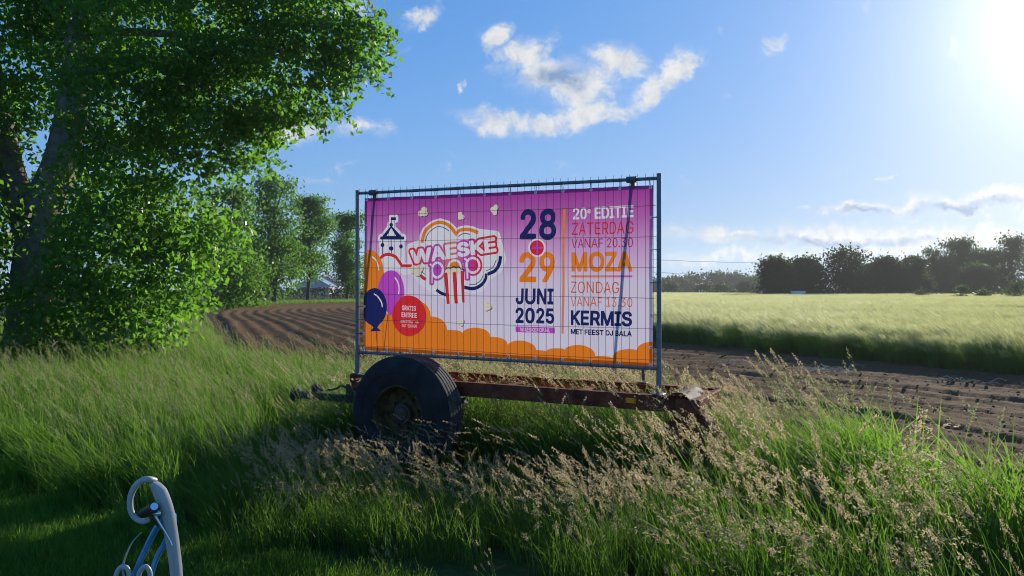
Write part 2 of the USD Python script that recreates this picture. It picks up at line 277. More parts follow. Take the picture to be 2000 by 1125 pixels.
# ------------------------------------------------------------------ scattering
def instancer(name, protos, pos, scale, yaw, tilt=None, label=None, cat=None, which=None):
    """protos: lists of (part name, mesh, material); one PointInstancer"""
    pi = UsdGeom.PointInstancer.Define(stage, numbered('/World/' + name)); base = str(pi.GetPath())
    targets = []
    for k, parts in enumerate(protos):
        x = UsdGeom.Xform.Define(stage, f'{base}/tufts/tuft_{k:03d}')
        for nm, me, mt in parts: usdkit.mesh(stage, f'{base}/tufts/tuft_{k:03d}/{nm}', me, mt)
        targets.append(x.GetPath())
    pi.CreatePrototypesRel().SetTargets(targets); n = len(pos)
    which = R.integers(0, len(protos), n) if which is None else which
    pi.CreateProtoIndicesAttr(Vt.IntArray.FromNumpy(np.asarray(which, np.int32)))
    pi.CreatePositionsAttr(Vt.Vec3fArray.FromNumpy(np.asarray(pos, np.float32)))
    sc = np.broadcast_to(np.asarray(scale, float).reshape(-1, 1) if np.ndim(scale) == 1 else scale, (n, 3))
    pi.CreateScalesAttr(Vt.Vec3fArray.FromNumpy(np.ascontiguousarray(sc, np.float32)))
    q = np.zeros((n, 4)); q[:, 0] = np.cos(yaw/2); q[:, 3] = np.sin(yaw/2)
    pi.CreateOrientationsAttr(Vt.QuathArray([Gf.Quath(float(a), 0.0, 0.0, float(d)) for a, _, _, d in q]))
    tag(pi, label, cat, None, 'stuff'); return pi

def ribbons(P, width, side):
    """P: (n, k, 3) centre lines; width (n, k); side (n, 3): flat strips that end in a point"""
    n, k, _ = P.shape
    L = P[:, :-1] - side[:, None] * width[:, :-1, None] / 2; Rr = P[:, :-1] + side[:, None] * width[:, :-1, None] / 2
    v = np.concatenate([L, Rr, P[:, -1:]], 1); m = 2 * (k-1) + 1; f = []
    for i in range(k - 2): f += [[i, k-1+i, k+i], [i, k+i, i+1]]
    f.append([k-2, 2*k-3, 2*k-2])
    f = np.array(f)
    return v.reshape(-1, 3), (f[None] + (np.arange(n) * m)[:, None, None]).reshape(-1, 3)
WIND = np.array([-1.0, .12, 0])
def blades(n, r, h0, h1, w, rad, lean, droop, k=5):
    a = r.uniform(0, 2*PI, n); rr = rad * np.sqrt(r.uniform(0, 1, n)); b = np.c_[rr*np.cos(a), rr*np.sin(a), np.zeros(n)]
    h = r.uniform(h0, h1, n); az = r.uniform(0, 2*PI, n); out = np.c_[np.cos(az), np.sin(az), np.zeros(n)]
    t = np.linspace(0, 1, k)[None, :, None]; H = h[:, None, None]
    bend = (out * r.uniform(.1, .55, n)[:, None] + WIND * lean * r.uniform(.6, 1.3, n)[:, None])[:, None] * H
    dr = r.uniform(.0, droop, n)[:, None, None]
    P = b[:, None] + bend * t**1.8 + np.array([0, 0, 1.0]) * H * (t * (1 - .12 * lean) - dr * t**3.2)
    sd = r.uniform(0, 2*PI, n); side = np.c_[np.cos(sd), np.sin(sd), np.zeros(n)]
    W = w * r.uniform(.6, 1.25, n)[:, None] * np.array([.75, 1, .9, .6, 0])[None, :k] if k == 5 else w * np.linspace(1, .2, k)[None] * np.ones((n, 1))
    return ribbons(P, W, side)
def flakes(c, size, r, stretch=2.6, up=None):
    """small diamonds at the points c"""
    n = len(c); a = r.normal(size=(n, 3)); 
    if up is not None: a = a * .55 + up
    a /= np.linalg.norm(a, axis=1, keepdims=True); b = np.cross(a, r.normal(size=(n, 3))); b /= np.linalg.norm(b, axis=1, keepdims=True)
    s = size * r.uniform(.7, 1.35, n)[:, None]
    v = np.stack([c - a*s*stretch/2, c - b*s/2 , c + a*s*stretch/2, c + b*s/2], 1).reshape(-1, 3)
    f = (np.array([[0, 1, 2], [0, 2, 3]])[None] + (np.arange(n)*4)[:, None, None]).reshape(-1, 3)
    return v, f
def stalks(n, r, h0, h1, rad, lean, headlen, spread, nfl, fl, nod=.5):
    """flowering stems with loose heads that nod down-wind"""
    a = r.uniform(0, 2*PI, n); rr = rad*np.sqrt(r.uniform(0, 1, n)); b = np.c_[rr*np.cos(a), rr*np.sin(a), np.zeros(n)]
    h = r.uniform(h0, h1, n); az = r.uniform(0, 2*PI, n); out = np.c_[np.cos(az), np.sin(az), np.zeros(n)]
    k = 8; t = np.linspace(0, 1, k)[None, :, None]; H = h[:, None, None]
    ln = (out*.16 + WIND * lean * r.uniform(.6, 1.4, n)[:, None])[:, None] * H
    nd_ = r.uniform(.3, 1.0, n)[:, None, None] * nod
    P = b[:, None] + ln * t**1.7 + WIND * H * nd_ * .30 * np.clip(t-.6, 0, 1)**1.6 * 2.4 + np.array([0, 0, 1.0]) * H * (t - nd_ * .62 * np.clip(t-.62, 0, 1)**1.8 * 2)
    sd = r.uniform(0, 2*PI, n); side = np.c_[np.cos(sd), np.sin(sd), np.zeros(n)]
    W = .0042 * np.linspace(1, .5, k)[None] * np.ones((n, 1))
    sv, sf = ribbons(P, W, side); cs = []; ups = []
    for i in range(n):
        hl = headlen * r.uniform(.7, 1.25); u = r.uniform(0, 1, nfl); tt = 1 - u * hl / h[i]
        x = np.array([np.interp(tt*(k-1), np.arange(k), P[i, :, q]) for q in range(3)]).T
        wd = spread * (np.sin(PI * np.clip(u*.93+.05, 0, 1))**.8) * r.uniform(.2, 1, nfl)
        d = r.normal(size=(nfl, 3)); d /= np.linalg.norm(d, axis=1, keepdims=True); d = d + WIND*.35
        cs.append(x + d * wd[:, None] - np.array([0, 0, 1.0]) * wd[:, None] * .35)
        tg = P[i, -1] - P[i, -3]; ups.append(np.repeat((tg/np.linalg.norm(tg))[None], nfl, 0))
    hv, hf = flakes(np.vstack(cs), fl, r, 2.8, np.vstack(ups))
    return sv, sf, hv, hf
def tuft(seed, nb, hb, ns=0, hs=(.8, 1.1), rad=.16, lean=.35, wb=.0075, headlen=.17, spread=.022, nfl=46, fl=.0046, fresh=False, nod=.6, droop=.4, seed_m=None):
    seed_m = seed_m or m_seedg
    r = np.random.default_rng(seed); parts = []; mb = MB().add(*blades(nb, r, hb[0], hb[1], wb, rad, lean, droop))
    if ns:
        sv, sf, hv, hf = stalks(ns, r, hs[0], hs[1], rad, lean, headlen, spread, nfl, fl, nod); mb.add(sv, sf)
        parts.append(('seed_heads', (hv, hf), seed_m))
    parts.append(('blades', mb.get(), m_blade2 if fresh else m_blade)); return parts
def scatter(poly, n, box, r, dens=None):
    x0, y0, x1, y1 = box; x, y = r.uniform(x0, x1, n), r.uniform(y0, y1, n); k = shapely.contains_xy(poly, x, y)
    if dens is not None: k &= r.uniform(0, 1, n) < dens(x, y)
    return x[k], y[k]
def in_view(x, y, m=.12): return (y > 1.2) & (np.abs(x) < (.625 + m) * y + .8)


# ------------------------------------------------------------------ trees
def crown_mesh(lobes, nclump, per, leaf, r, clump_r, shell=.55, droop=.3, thin=.27):
    """leaf-sized faces in clumps through the volume of the lobes (centre, radii)"""
    L = np.array([(*c, *np.broadcast_to(rad, 3)) for c, rad in lobes], float); w = L[:, 3]*L[:, 4] + L[:, 4]*L[:, 5] + L[:, 3]*L[:, 5]; w = w / w.sum()
    k = r.choice(len(L), nclump, p=w); d = r.normal(size=(nclump, 3)); d /= np.linalg.norm(d, axis=1, keepdims=True)
    rad = np.where(r.uniform(0, 1, nclump) < .62, r.uniform(shell + .2, 1.03, nclump), r.uniform(.25, 1, nclump)**.6)
    c = L[k, :3] + d * rad[:, None] * L[k, 3:]
    gap = meshkit.noise(c * (.9 / clump_r / 2.2), 5); c = c[gap > thin]
    n = len(c) * per; cc = np.repeat(c, per, 0); e = r.normal(size=(n, 3)) * clump_r * np.array([1, 1, .62]); p = cc + e
    return trimesh.Trimesh(*flakes(p, leaf * .72, r, 1.75, np.array([0, 0, -droop])), process=False)
def tree(name, label, cat, base, h, w, nclump, leaf, mat, seed, low=.06, per=12, group=None, lean=0.0, lobes=None, trunk_r=None, clear=.0):
    r = np.random.default_rng(seed); base = np.array(base, float)
    t = thing(name, label, cat, base, group); tr = trunk_r or max(.12, h * .022)
    mb = MB(); top = base + np.array([lean, 0, h * .8]); path = [base - [0, 0, .25], base + [0, 0, h*.12], base + np.array([lean*.3 + .02*h, 0, h*.4]), base + np.array([lean*.7, .02*h, h*.62]), top]
    mb.tube(catmull(path, 4), np.interp(np.linspace(0, 1, 17), [0, .06, 1], [tr*1.5, tr, tr*.2]), 8)
    lb = []
    if lobes is None:
        nl = 11
        for i in range(nl):
            zz = low + (1 - low) * (i + .6) / nl; prof = math.sin(PI * min(1, (zz - low*.5) * .86 + .17)) ** .8; a = r.uniform(0, 2*PI); q = w * prof * r.uniform(.25, .55)
            s = w * (.36 + .22 * prof) * r.uniform(.8, 1.15)
            lb.append(((base[0] + lean*zz + q*math.cos(a), base[1] + q*math.sin(a), base[2] + min(h*zz, h - s*.75)), (s, s, s*.85)))
        for i in range(8):
            a = r.uniform(0, 2*PI); s = w*r.uniform(.13, .25); q = w*r.uniform(0, .6)
            lb.append(((base[0] + lean + q*math.cos(a), base[1] + q*math.sin(a), base[2] + h - s*r.uniform(.2, 1.6)), s))
    else: lb = lobes
    for i in range(9):
        c = np.array(lb[r.integers(len(lb))][0]); z0 = max(.16*h, min(.7*h, c[2] - base[2] - .18*h)); f = z0 / (h*.8)
        p0 = base + np.array([lean*f, 0, z0]); mb.tube(catmull([p0, (p0 + c)/2 + [0, 0, .04*h], c], 4), np.linspace(tr*.42, tr*.08, 9), 5)
    obj('trunk', mb.get(), m_barkd if leaf > .15 else m_bark, t, True)
    obj('crown', crown_mesh(lb, nclump, per, leaf, r, w*.085 + leaf, droop=.3, thin=.36), mat, t)
    return t
def at(px, Y): return (px - 1000) / 1600 * Y
def hz(py, Y): return EYE + (562.5 - py) / 1600 * Y

# the big tree beside the verge: two stems that part low down, limbs, a crown that hangs to the ground
def big_tree():
    Y = 18.0; X = lambda px: at(px, Y); Z = lambda py: hz(py, Y); r = np.random.default_rng(77)
    t = thing('broadleaf_tree', 'large broadleaf tree on the left with thick forked trunk and foliage hanging to the grass', 'tree', (X(62), Y, -.1))
    mb = MB(); P = lambda px, py, dy=0: np.array([X(px), Y + dy, Z(py)])
    mb.tube(catmull([P(58, 735), P(62, 640), P(72, 520), P(78, 440)], 5), np.linspace(.58, .44, 16), 14)
    mb.tube(catmull([P(76, 470), P(86, 400), P(118, 320), P(140, 220), P(150, 120), P(158, 20), P(180, -120), P(200, -300)], 5), np.linspace(.44, .16, 36), 12)
    mb.tube(catmull([P(72, 470), P(40, 400), P(18, 320), P(0, 220), P(-20, 100), P(-60, -150)], 5), np.linspace(.38, .12, 26), 12)
    mb.tube(catmull([P(150, 120), P(115, 40, .6), P(100, -120, 1.2)], 5), np.linspace(.24, .1, 11), 9)
    lim = [([(150, 90), (175, 45), (240, 15), (340, 0), (480, -10), (600, 20)], .15, -.6), ([(148, 140), (220, 150), (300, 190), (350, 215)], .09, -.8), ([(150, 110), (260, 120), (330, 140), (420, 185), (520, 230)], .1, -.3),
           ([(145, 210), (200, 250), (250, 290), (330, 330)], .08, -.9), ([(100, 380), (150, 370), (220, 400), (300, 470)], .08, -.8), ([(90, 420), (180, 480), (290, 500), (390, 530)], .09, -.5), ([(75, 520), (140, 560), (230, 590), (310, 640)], .08, -.7),
           ([(150, 30), (260, -60), (420, -80), (620, -20), (740, 70)], .13, -.2), ([(20, 330), (-60, 260), (-160, 200)], .12, -.5), ([(155, 60), (300, 60), (460, 70), (600, 110), (690, 150)], .11, .3), ([(60, 560), (20, 590), (-60, 600)], .08, -.6), ([(120, 320), (260, 260), (400, 280), (470, 300)], .08, .6)]
    for pts, rr, dy in lim:
        p = catmull([P(a, b, dy * i / (len(pts) - 1) * 2.2) for i, (a, b) in enumerate(pts)], 5); mb.tube(p, np.linspace(rr, .018, len(p)), 7)
    trunk = mb.get()
    n = trimesh.util.concatenate([trunk]); n.vertices += (.02 * (meshkit.fbm(n.vertices * 3.0, 3, 4) - .5))[:, None] * np.sign(n.vertices - n.vertices.mean(0))
    obj('trunk', n, m_bark, t, True)
    def lobe(px, py, rpx, dy=0, flat=.85, deep=1.0): s = rpx * Y / 1600; return ((X(px), Y + dy, Z(py)), (s, s*deep + .3, s*flat))
    lb = [lobe(700, 78, 52, .2, .8), lobe(640, 62, 85), lobe(655, 150, 48, 0, .8), lobe(560, 110, 105), lobe(585, 195, 52), lobe(470, 170, 115), lobe(530, 30, 100), lobe(430, 60, 130, -.4), lobe(320, 110, 150, -.9), lobe(400, 250, 105, -.4),
          lobe(290, 220, 120, -1.0), lobe(330, 330, 110, -.6), lobe(272, 400, 118, -1.2), lobe(350, 430, 95, -.4), lobe(280, 510, 120, -1.3), lobe(370, 540, 75, -.5), lobe(210, 600, 90, -1.5), lobe(300, 625, 75, -1.2), lobe(150, 650, 70, -1.3),
          lobe(330, 640, 50, -.8), lobe(-20, 330, 70, -1.6), lobe(-5, 230, 62, -2.0), lobe(5, 390, 45, -1.8), lobe(-30, 480, 90, -1.6), lobe(20, 250, 50, -1.2), lobe(20, 560, 85, -2.0), lobe(-40, 640, 90, -1.8), lobe(-60, 430, 150, -1.2), lobe(40, 120, 120, 1.2), lobe(-40, 230, 130, -.6), lobe(110, 20, 130, 1.4), lobe(220, -60, 190, 1.2), lobe(420, -110, 190), lobe(600, -60, 130), lobe(60, -150, 230, .5), lobe(250, -260, 260), lobe(-150, 60, 260), lobe(-160, -250, 300), lobe(-220, 420, 240),
          lobe(490, 250, 50, 0, .8), lobe(430, 320, 48, 0, .8), lobe(180, 180, 120, 1.6), lobe(130, 460, 110, 1.5), lobe(90, 330, 100, 1.9), lobe(260, 560, 110, .8), lobe(420, 180, 120, 1.2), lobe(390, 470, 70, .6)]
    cm = crown_mesh(lb, 10000, 14, .112, r, .19, .6, .35, .36)
    # hanging sprays along the right-hand outline
    tw = MB(); cs = []
    for i in range(150):
        px, py = [(r.uniform(610, 735), r.uniform(90, 165)), (r.uniform(520, 660), r.uniform(170, 240)), (r.uniform(430, 520), r.uniform(230, 330)), (r.uniform(640, 750), r.uniform(10, 100))][r.integers(4)]
        p0 = P(px, py, r.uniform(-.8, .8)); L = r.uniform(.25, .7); d = np.array([r.uniform(.1, .9), r.uniform(-.4, .4), r.uniform(-1.0, .1)]); d /= np.linalg.norm(d); p = catmull([p0 - d*.5, p0, p0 + d*L*.6 + [0, 0, .02], p0 + d*L - [0, 0, .12*L]], 3)
        tw.tube(p, np.linspace(.007, .003, len(p)), 3, False); m_ = 16; u = r.uniform(.3, 1, m_); cs.append(np.array([np.interp(u*(len(p)-1), np.arange(len(p)), p[:, q]) for q in range(3)]).T + r.normal(size=(m_, 3))*.055)
    fv = flakes(np.vstack(cs), .078, r, 1.75, np.array([0, 0, -.4])); k = MB().add(cm.vertices, cm.faces).add(*fv).get()
    obj('crown', k, m_tree, t); obj('twigs', tw.get(), m_bark, t)
big_tree()

GROW = 'row of trees beyond the ploughed soil on the left'
for nm, lab, px, top, hw, Y, low, clear, sd in (
        ('leafy_tree', 'bushy tree behind the big left tree, its foliage touching the soil edge', 448, 372, 80, 74, .03, 0, 1), ('leafy_tree', 'tall tree in the row with ragged top, second from the big tree', 536, 350, 62, 92, .16, 0, 2),
        ('leafy_tree', 'airy tree with bare dark trunk standing left of the gap with the house roofs', 602, 390, 50, 108, .26, 1, 3), ('leafy_tree', 'dark narrow tree between the house roofs and the banner edge', 678, 420, 40, 122, .16, 1, 4),
        ('leafy_tree', 'low dark tree filling the gap behind the first two of the row', 500, 470, 50, 104, .02, 0, 5)):
    h = hz(top, Y) + .1
    tree(nm, lab, 'tree', (at(px, Y), Y, -.1), h, hw * 1.08 * Y / 1600, 1150, .27, m_far, 100 + sd, low, 11, GROW)
GG = 'dark trees on the far side of the barley'
for nm, lab, px, top, hw, Y, low, sd in (
        ('grove_tree', 'dark round-headed tree at the left end of the grove', 1518, 505, 40, 118, .12, 1), ('grove_tree', 'dark tree above the small white shed', 1573, 509, 40, 122, .06, 2),
        ('grove_tree', 'broadest and highest dark tree in the middle of the grove', 1648, 491, 58, 124, .05, 3), ('grove_tree', 'dark tree with flat top right of the broadest one', 1742, 507, 46, 126, .05, 4),
        ('grove_tree', 'small thin tree at the right end of the dark grove', 1785, 506, 26, 130, .06, 5), ('grove_tree', 'low dark tree filling the grove between the two biggest', 1702, 522, 34, 136, .03, 6), ('grove_tree', 'low dark tree behind the grove near its left end', 1548, 520, 40, 140, .02, 12)):
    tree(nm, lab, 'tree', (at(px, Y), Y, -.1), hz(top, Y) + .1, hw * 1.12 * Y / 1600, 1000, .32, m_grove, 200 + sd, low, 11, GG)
HG = 'hazy tall trees at the right edge'
for nm, lab, px, top, hw, Y, low, sd in (
        ('hazy_tree', 'pale green tree just right of the dark grove', 1828, 492, 40, 150, .03, 1), ('hazy_tree', 'thin-topped tall tree with see-through crown in the hazy wood', 1876, 474, 34, 158, .03, 2), ('hazy_tree', 'rounded hazy tree between the see-through tree and the tallest', 1925, 488, 40, 152, .03, 3),
        ('hazy_tree', 'tallest hazy tree at the right edge of the picture', 1978, 469, 44, 156, .03, 4), ('hazy_tree', 'low dark tree in front of the hazy wood', 1905, 520, 36, 138, .02, 6), ('hazy_tree', 'hazy tree filling the back behind the tallest', 2040, 478, 60, 165, .03, 7), ('hazy_tree', 'low hazy tree behind the pale green one', 1850, 512, 40, 170, .02, 8)):
    tree(nm, lab, 'tree', (at(px, Y), Y, -.1), hz(top, Y) + .1, hw * 1.2 * Y / 1600, 800, .36, m_grove2, 300 + sd, low, 11, HG)
for i, (px, top, hw, Y, lab) in enumerate(((1880, 560, 16, 92, 'small pale shrub on the barley edge below the hazy trees'), (1982, 550, 26, 90, 'rounded shrub at the right edge in front of the hazy trees'), (1802, 566, 16, 100, 'low pale shrub at the right foot of the dark grove'), (1920, 566, 20, 92, 'low shrub between the two pale shrubs on the barley edge'))):
    tree('field_shrub', lab, 'shrub', (at(px, Y), Y, -.1), hz(top, Y) + .1, hw * Y / 1600, 170, .16, m_grove2, 400 + i, .05, 10, 'shrubs along the far barley edge', trunk_r=.05)
WG = 'distant blue-green wood left of the grove'
for i, (px, top, hw, Y) in enumerate(((1300, 549, 22, 330), (1330, 544, 24, 350), (1362, 538, 26, 360), (1398, 536, 26, 365), (1432, 538, 26, 360), (1466, 540, 22, 350), (1280, 552, 24, 360), (1250, 553, 26, 370), (1220, 551, 26, 380))):
    tree('distant_tree', ['distant rounded tree seen just right of the fence post', 'second distant tree right of the fence post', 'distant wood tree on the rising left shoulder of the wood', 'distant wood tree at the highest point of the wood', 'distant wood tree between the two power cables and the grove', 'distant wood tree touching the dark grove', 'distant tree glimpsed between banner and post', 'distant tree behind the banner edge', 'distant tree hidden mostly by the banner'][i], 'tree',
         (at(px, Y), Y, -.1), hz(top, Y) + .1, hw * 1.3 * Y / 1600, 320, .9, m_blue, 500 + i, .02, 9, WG)
for i, (px, top, hw, Y, lab) in enumerate(((1374, 553, 18, 250, 'small dark tree before the distant wood, left of centre'), (1452, 552, 16, 250, 'small dark tree before the distant wood near the grove'), (1408, 557, 16, 240, 'small pale tree before the distant wood'), (1310, 556, 20, 255, 'small tree before the wood close to the post'))):
    tree('meadow_tree', lab, 'tree', (at(px, Y), Y, -.1), hz(top, Y) + .1, hw * Y / 1600, 150, .55, m_grove, 540 + i, .02, 9, 'small trees before the distant wood')

def hedge(name, label, pts, h, w, seed, mat, leaf=.28, per_m=26):
    r = np.random.default_rng(seed); p = np.array(pts, float); seg = np.linalg.norm(np.diff(p, axis=0), axis=1); s = np.r_[0, np.cumsum(seg)]; n = int(s[-1] * per_m)
    u = r.uniform(0, s[-1], n); x, y = np.interp(u, s, p[:, 0]), np.interp(u, s, p[:, 1]); hh = h * (.7 + .6 * meshkit.fbm(np.c_[x*.25, y*.25, 0*x], 3, seed))
    c = np.c_[x + r.normal(size=n)*w*.4, y + r.normal(size=n)*w*.4, -.1 + hh * r.uniform(0, 1, n)**.7]
    t = thing(name, label, 'hedge', (p[0][0], p[0][1], -.1)); obj('foliage', trimesh.Trimesh(*flakes(c, leaf, r, 1.6), process=False), mat, t)
    for q in np.arange(0, s[-1], 2.2): a, b = np.interp(q, s, p[:, 0]), np.interp(q, s, p[:, 1]); obj('stem', MB().tube([(a, b, -.2), (a + .1, b, h*.4), (a, b + .1, h*.75)], [.06, .05, .02], 5).get(), m_barkd, t)
hedge('field_hedge', 'long low dark hedge along the far edge of the barley', [(18, 152), (28, 148), (44, 128), (60, 109), (76, 96), (98, 86)], 1.25, 1.0, 61, m_grove, .3, 34)
hedge('garden_hedge', 'dark hedge below the house roofs behind the wire fence', [(-50, 150), (-38, 150), (-26, 149)], 1.75, 1.2, 62, m_grove, .3, 60)

# ------------------------------------------------------------------ far houses, shed, fence, power line
def gable_house(name, label, base, w, d, eave, ridge, roofm, along_x=True, chim=False):
    t = thing(name, label, 'house', base); b = np.array(base, float)
    pts = np.array([(-w/2, 0), (w/2, 0), (w/2, eave), (0, ridge), (-w/2, eave)]); body = trimesh.creation.extrude_polygon(Polygon(pts), d, engine='earcut')
    body.vertices = np.c_[body.vertices[:, 0], body.vertices[:, 2] - d/2, body.vertices[:, 1]]; T = np.eye(4)
    if not along_x: T = trimesh.transformations.rotation_matrix(PI/2, (0, 0, 1))
    body.apply_transform(T); body.vertices += b; obj('wall', body, m_wall, t)
    for s in (-1, 1):
        L = math.hypot(w/2 + .4, (ridge - eave) * (w/2 + .4) / (w/2)); sl = rbox((L, d + .6, .16), .02); a = math.atan2(ridge - eave, w/2)
        sl.apply_transform(trimesh.transformations.rotation_matrix(s * a, (0, 1, 0))); sl.vertices += [s * (w/4 + .2), 0, (eave + ridge)/2 - .2*math.tan(a) + .14 + .0]; sl.apply_transform(T); sl.vertices += b; rf = obj('roof', sl, roofm, t)
    if chim: c = rbox((.7, .7, 1.5), .02); c.vertices += b + [.0, 0, ridge + .45]; obj('chimney', c, m_roof, rf)
    for q in (-w*.25, w*.2):
        g = rbox((1.1, .08, 1.2), .01); g.vertices += [q, -d/2 - .03, 1.5]; 
        if not along_x: g = rbox((.08, 1.1, 1.2), .01); g.vertices += [-d/2 - .0 + d/2, q, 1.5]; g.vertices += [0, 0, 0]
        if along_x: g.vertices += b; obj('window', g, m_glass, t)
    return t
gable_house('house', 'low house with pale blue roof glimpsed between the far trees', (at(618, 230), 230, -.1), 9.0, 8.0, 2.4, 4.9, m_roof2, True)
gable_house('house', 'house with grey tiled roof and chimney glimpsed beside the dark narrow tree', (at(636, 245), 246, -.1), 9.0, 8.0, 2.8, 5.7, m_roof, True, True)
def fence():
    Y = 132.0; t = thing('wire_fence', 'post and rail fence in the grass strip before the house roofs', 'fence', (at(600, Y), Y, -.1)); xs = [at(p, Y) for p in (512, 555, 598, 640)]
    for x in xs: b = rbox((.14, .14, 2.0), .02); b.vertices += [x, Y, .9]; obj('post', b, m_wood, t)
    for z in (1.72, 1.1): obj('rail', MB().tube([(xs[0], Y - .08, z), ((xs[0]+xs[-1])/2, Y - .08, z - .03), (xs[-1], Y - .08, z)], .035, 6).get(), m_galv, t)
fence()
def shed():
    Y = 112.0; b = np.array([at(1559, Y), Y, -.1]); t = thing('white_shed', 'small white shed under the dark trees beyond the barley', 'shed', b)
    w = rbox((1.5, 1.3, 1.35), .02); w.vertices += b + [0, 0, .675]; obj('wall', w, m_white, t)
    rf = rbox((1.66, 1.46, .09), .02); rf.vertices += b + [0, 0, 1.4]; obj('roof', rf, m_white, t)
    d = rbox((.5, .04, .9), .01); d.vertices += b + [.3, -.66, .5]; obj('door', d, m_wall, t)
shed()
for i, (px, Y, lab) in enumerate(((1366, 172, 'white marker post left of two at the far barley edge'), (1372, 172, 'white marker post right of two at the far barley edge'))):
    b = rbox((.28, .2, 1.5), .04); b.vertices += [at(px, Y), Y, .65]; tag(obj('marker_post', b, m_white), lab, 'post', 'white posts at the far barley edge')
def power_pole(x, y, h, lab):
    t = thing('power_pole', lab, 'utility pole', (x, y, -.1)); obj('pole', MB().tube([(x, y, -.3), (x, y, h)], [.16, .11], 10).get(), m_pole, t)
    b = rbox((1.6, .12, .14), .01); b.vertices += [x, y - .16, h - .35]; obj('crossarm', b, m_pole, t)
    for q in (-.7, 0, .7): obj('insulator', MB().tube([(x + q, y - .16, h - .28), (x + q, y - .16, h - .1)], .05, 7).get(), m_white, t)
Yw = 150.0; xa, xb = at(1100, Yw), at(1545, Yw)
power_pole(xa, Yw, 8.2, 'wooden power pole standing behind the banner'); power_pole(xb, Yw, 6.6, 'wooden power pole standing in the dark grove')
for z0, z1, sg, lab in ((8.1, 6.4, .5, 'upper power cable crossing the sky above the distant wood'), (5.7, 4.05, .45, 'lower power cable crossing the sky above the distant wood')):
    u = np.linspace(0, 1, 25); tag(obj('power_cable', MB().tube(np.c_[xa + (xb-xa)*u, np.full(25, Yw - .16), z0 + (z1-z0)*u - sg*4*u*(1-u)], .03, 5).get(), m_wire), lab, 'cable', 'power cables over the distant wood')

# ------------------------------------------------------------------ the trailer: an old lorry chassis with one wheel left
A0 = np.array([-1.704, 9.03, 1.042]); D = np.array([.8977, -.4408, 0]); N = np.array([-.4408, -.8977, 0]); SL = -.0097
def W(s, o, z):
    """s along the fence from its left post, o towards the viewer, z height at the left end"""
    s, o, z = np.broadcast_arrays(np.asarray(s, float), np.asarray(o, float), np.asarray(z, float))
    return A0 * [1, 1, 0] + s[..., None]*D + o[..., None]*N + (z + SL*s)[..., None]*np.array([0, 0, 1.0])
def Wm(mesh): mesh = mesh.copy(); mesh.vertices = W(mesh.vertices[:, 0], mesh.vertices[:, 1], mesh.vertices[:, 2]); mesh.invert() if mesh.volume < 0 else None; return mesh
def bar(s0, s1, o0, o1, z0, z1, r=.006): b = rbox((s1-s0, o1-o0, z1-z0), r); b.vertices += [(s0+s1)/2, (o0+o1)/2, (z0+z1)/2]; return b
def lathe(profile, c, n=72, axis_o=True):
    """profile (radius, o) turned about the o axis at (s, z) = c, in fence coordinates"""
    pr = np.array(profile, float); th = np.arange(n)/n*2*PI; k = len(pr)
    v = np.array([(c[0] + q*math.cos(a), o, c[1] + q*math.sin(a)) for a in th for q, o in pr]); f = []
    for i in range(n):
        j = (i+1) % n
        for m in range(k-1): f += [[i*k+m, j*k+m, j*k+m+1], [i*k+m, j*k+m+1, i*k+m+1]]
    m = trimesh.Trimesh(v, f, process=False); m.vertices = W(m.vertices[:, 0], m.vertices[:, 1], m.vertices[:, 2]); m.fix_normals(); return m
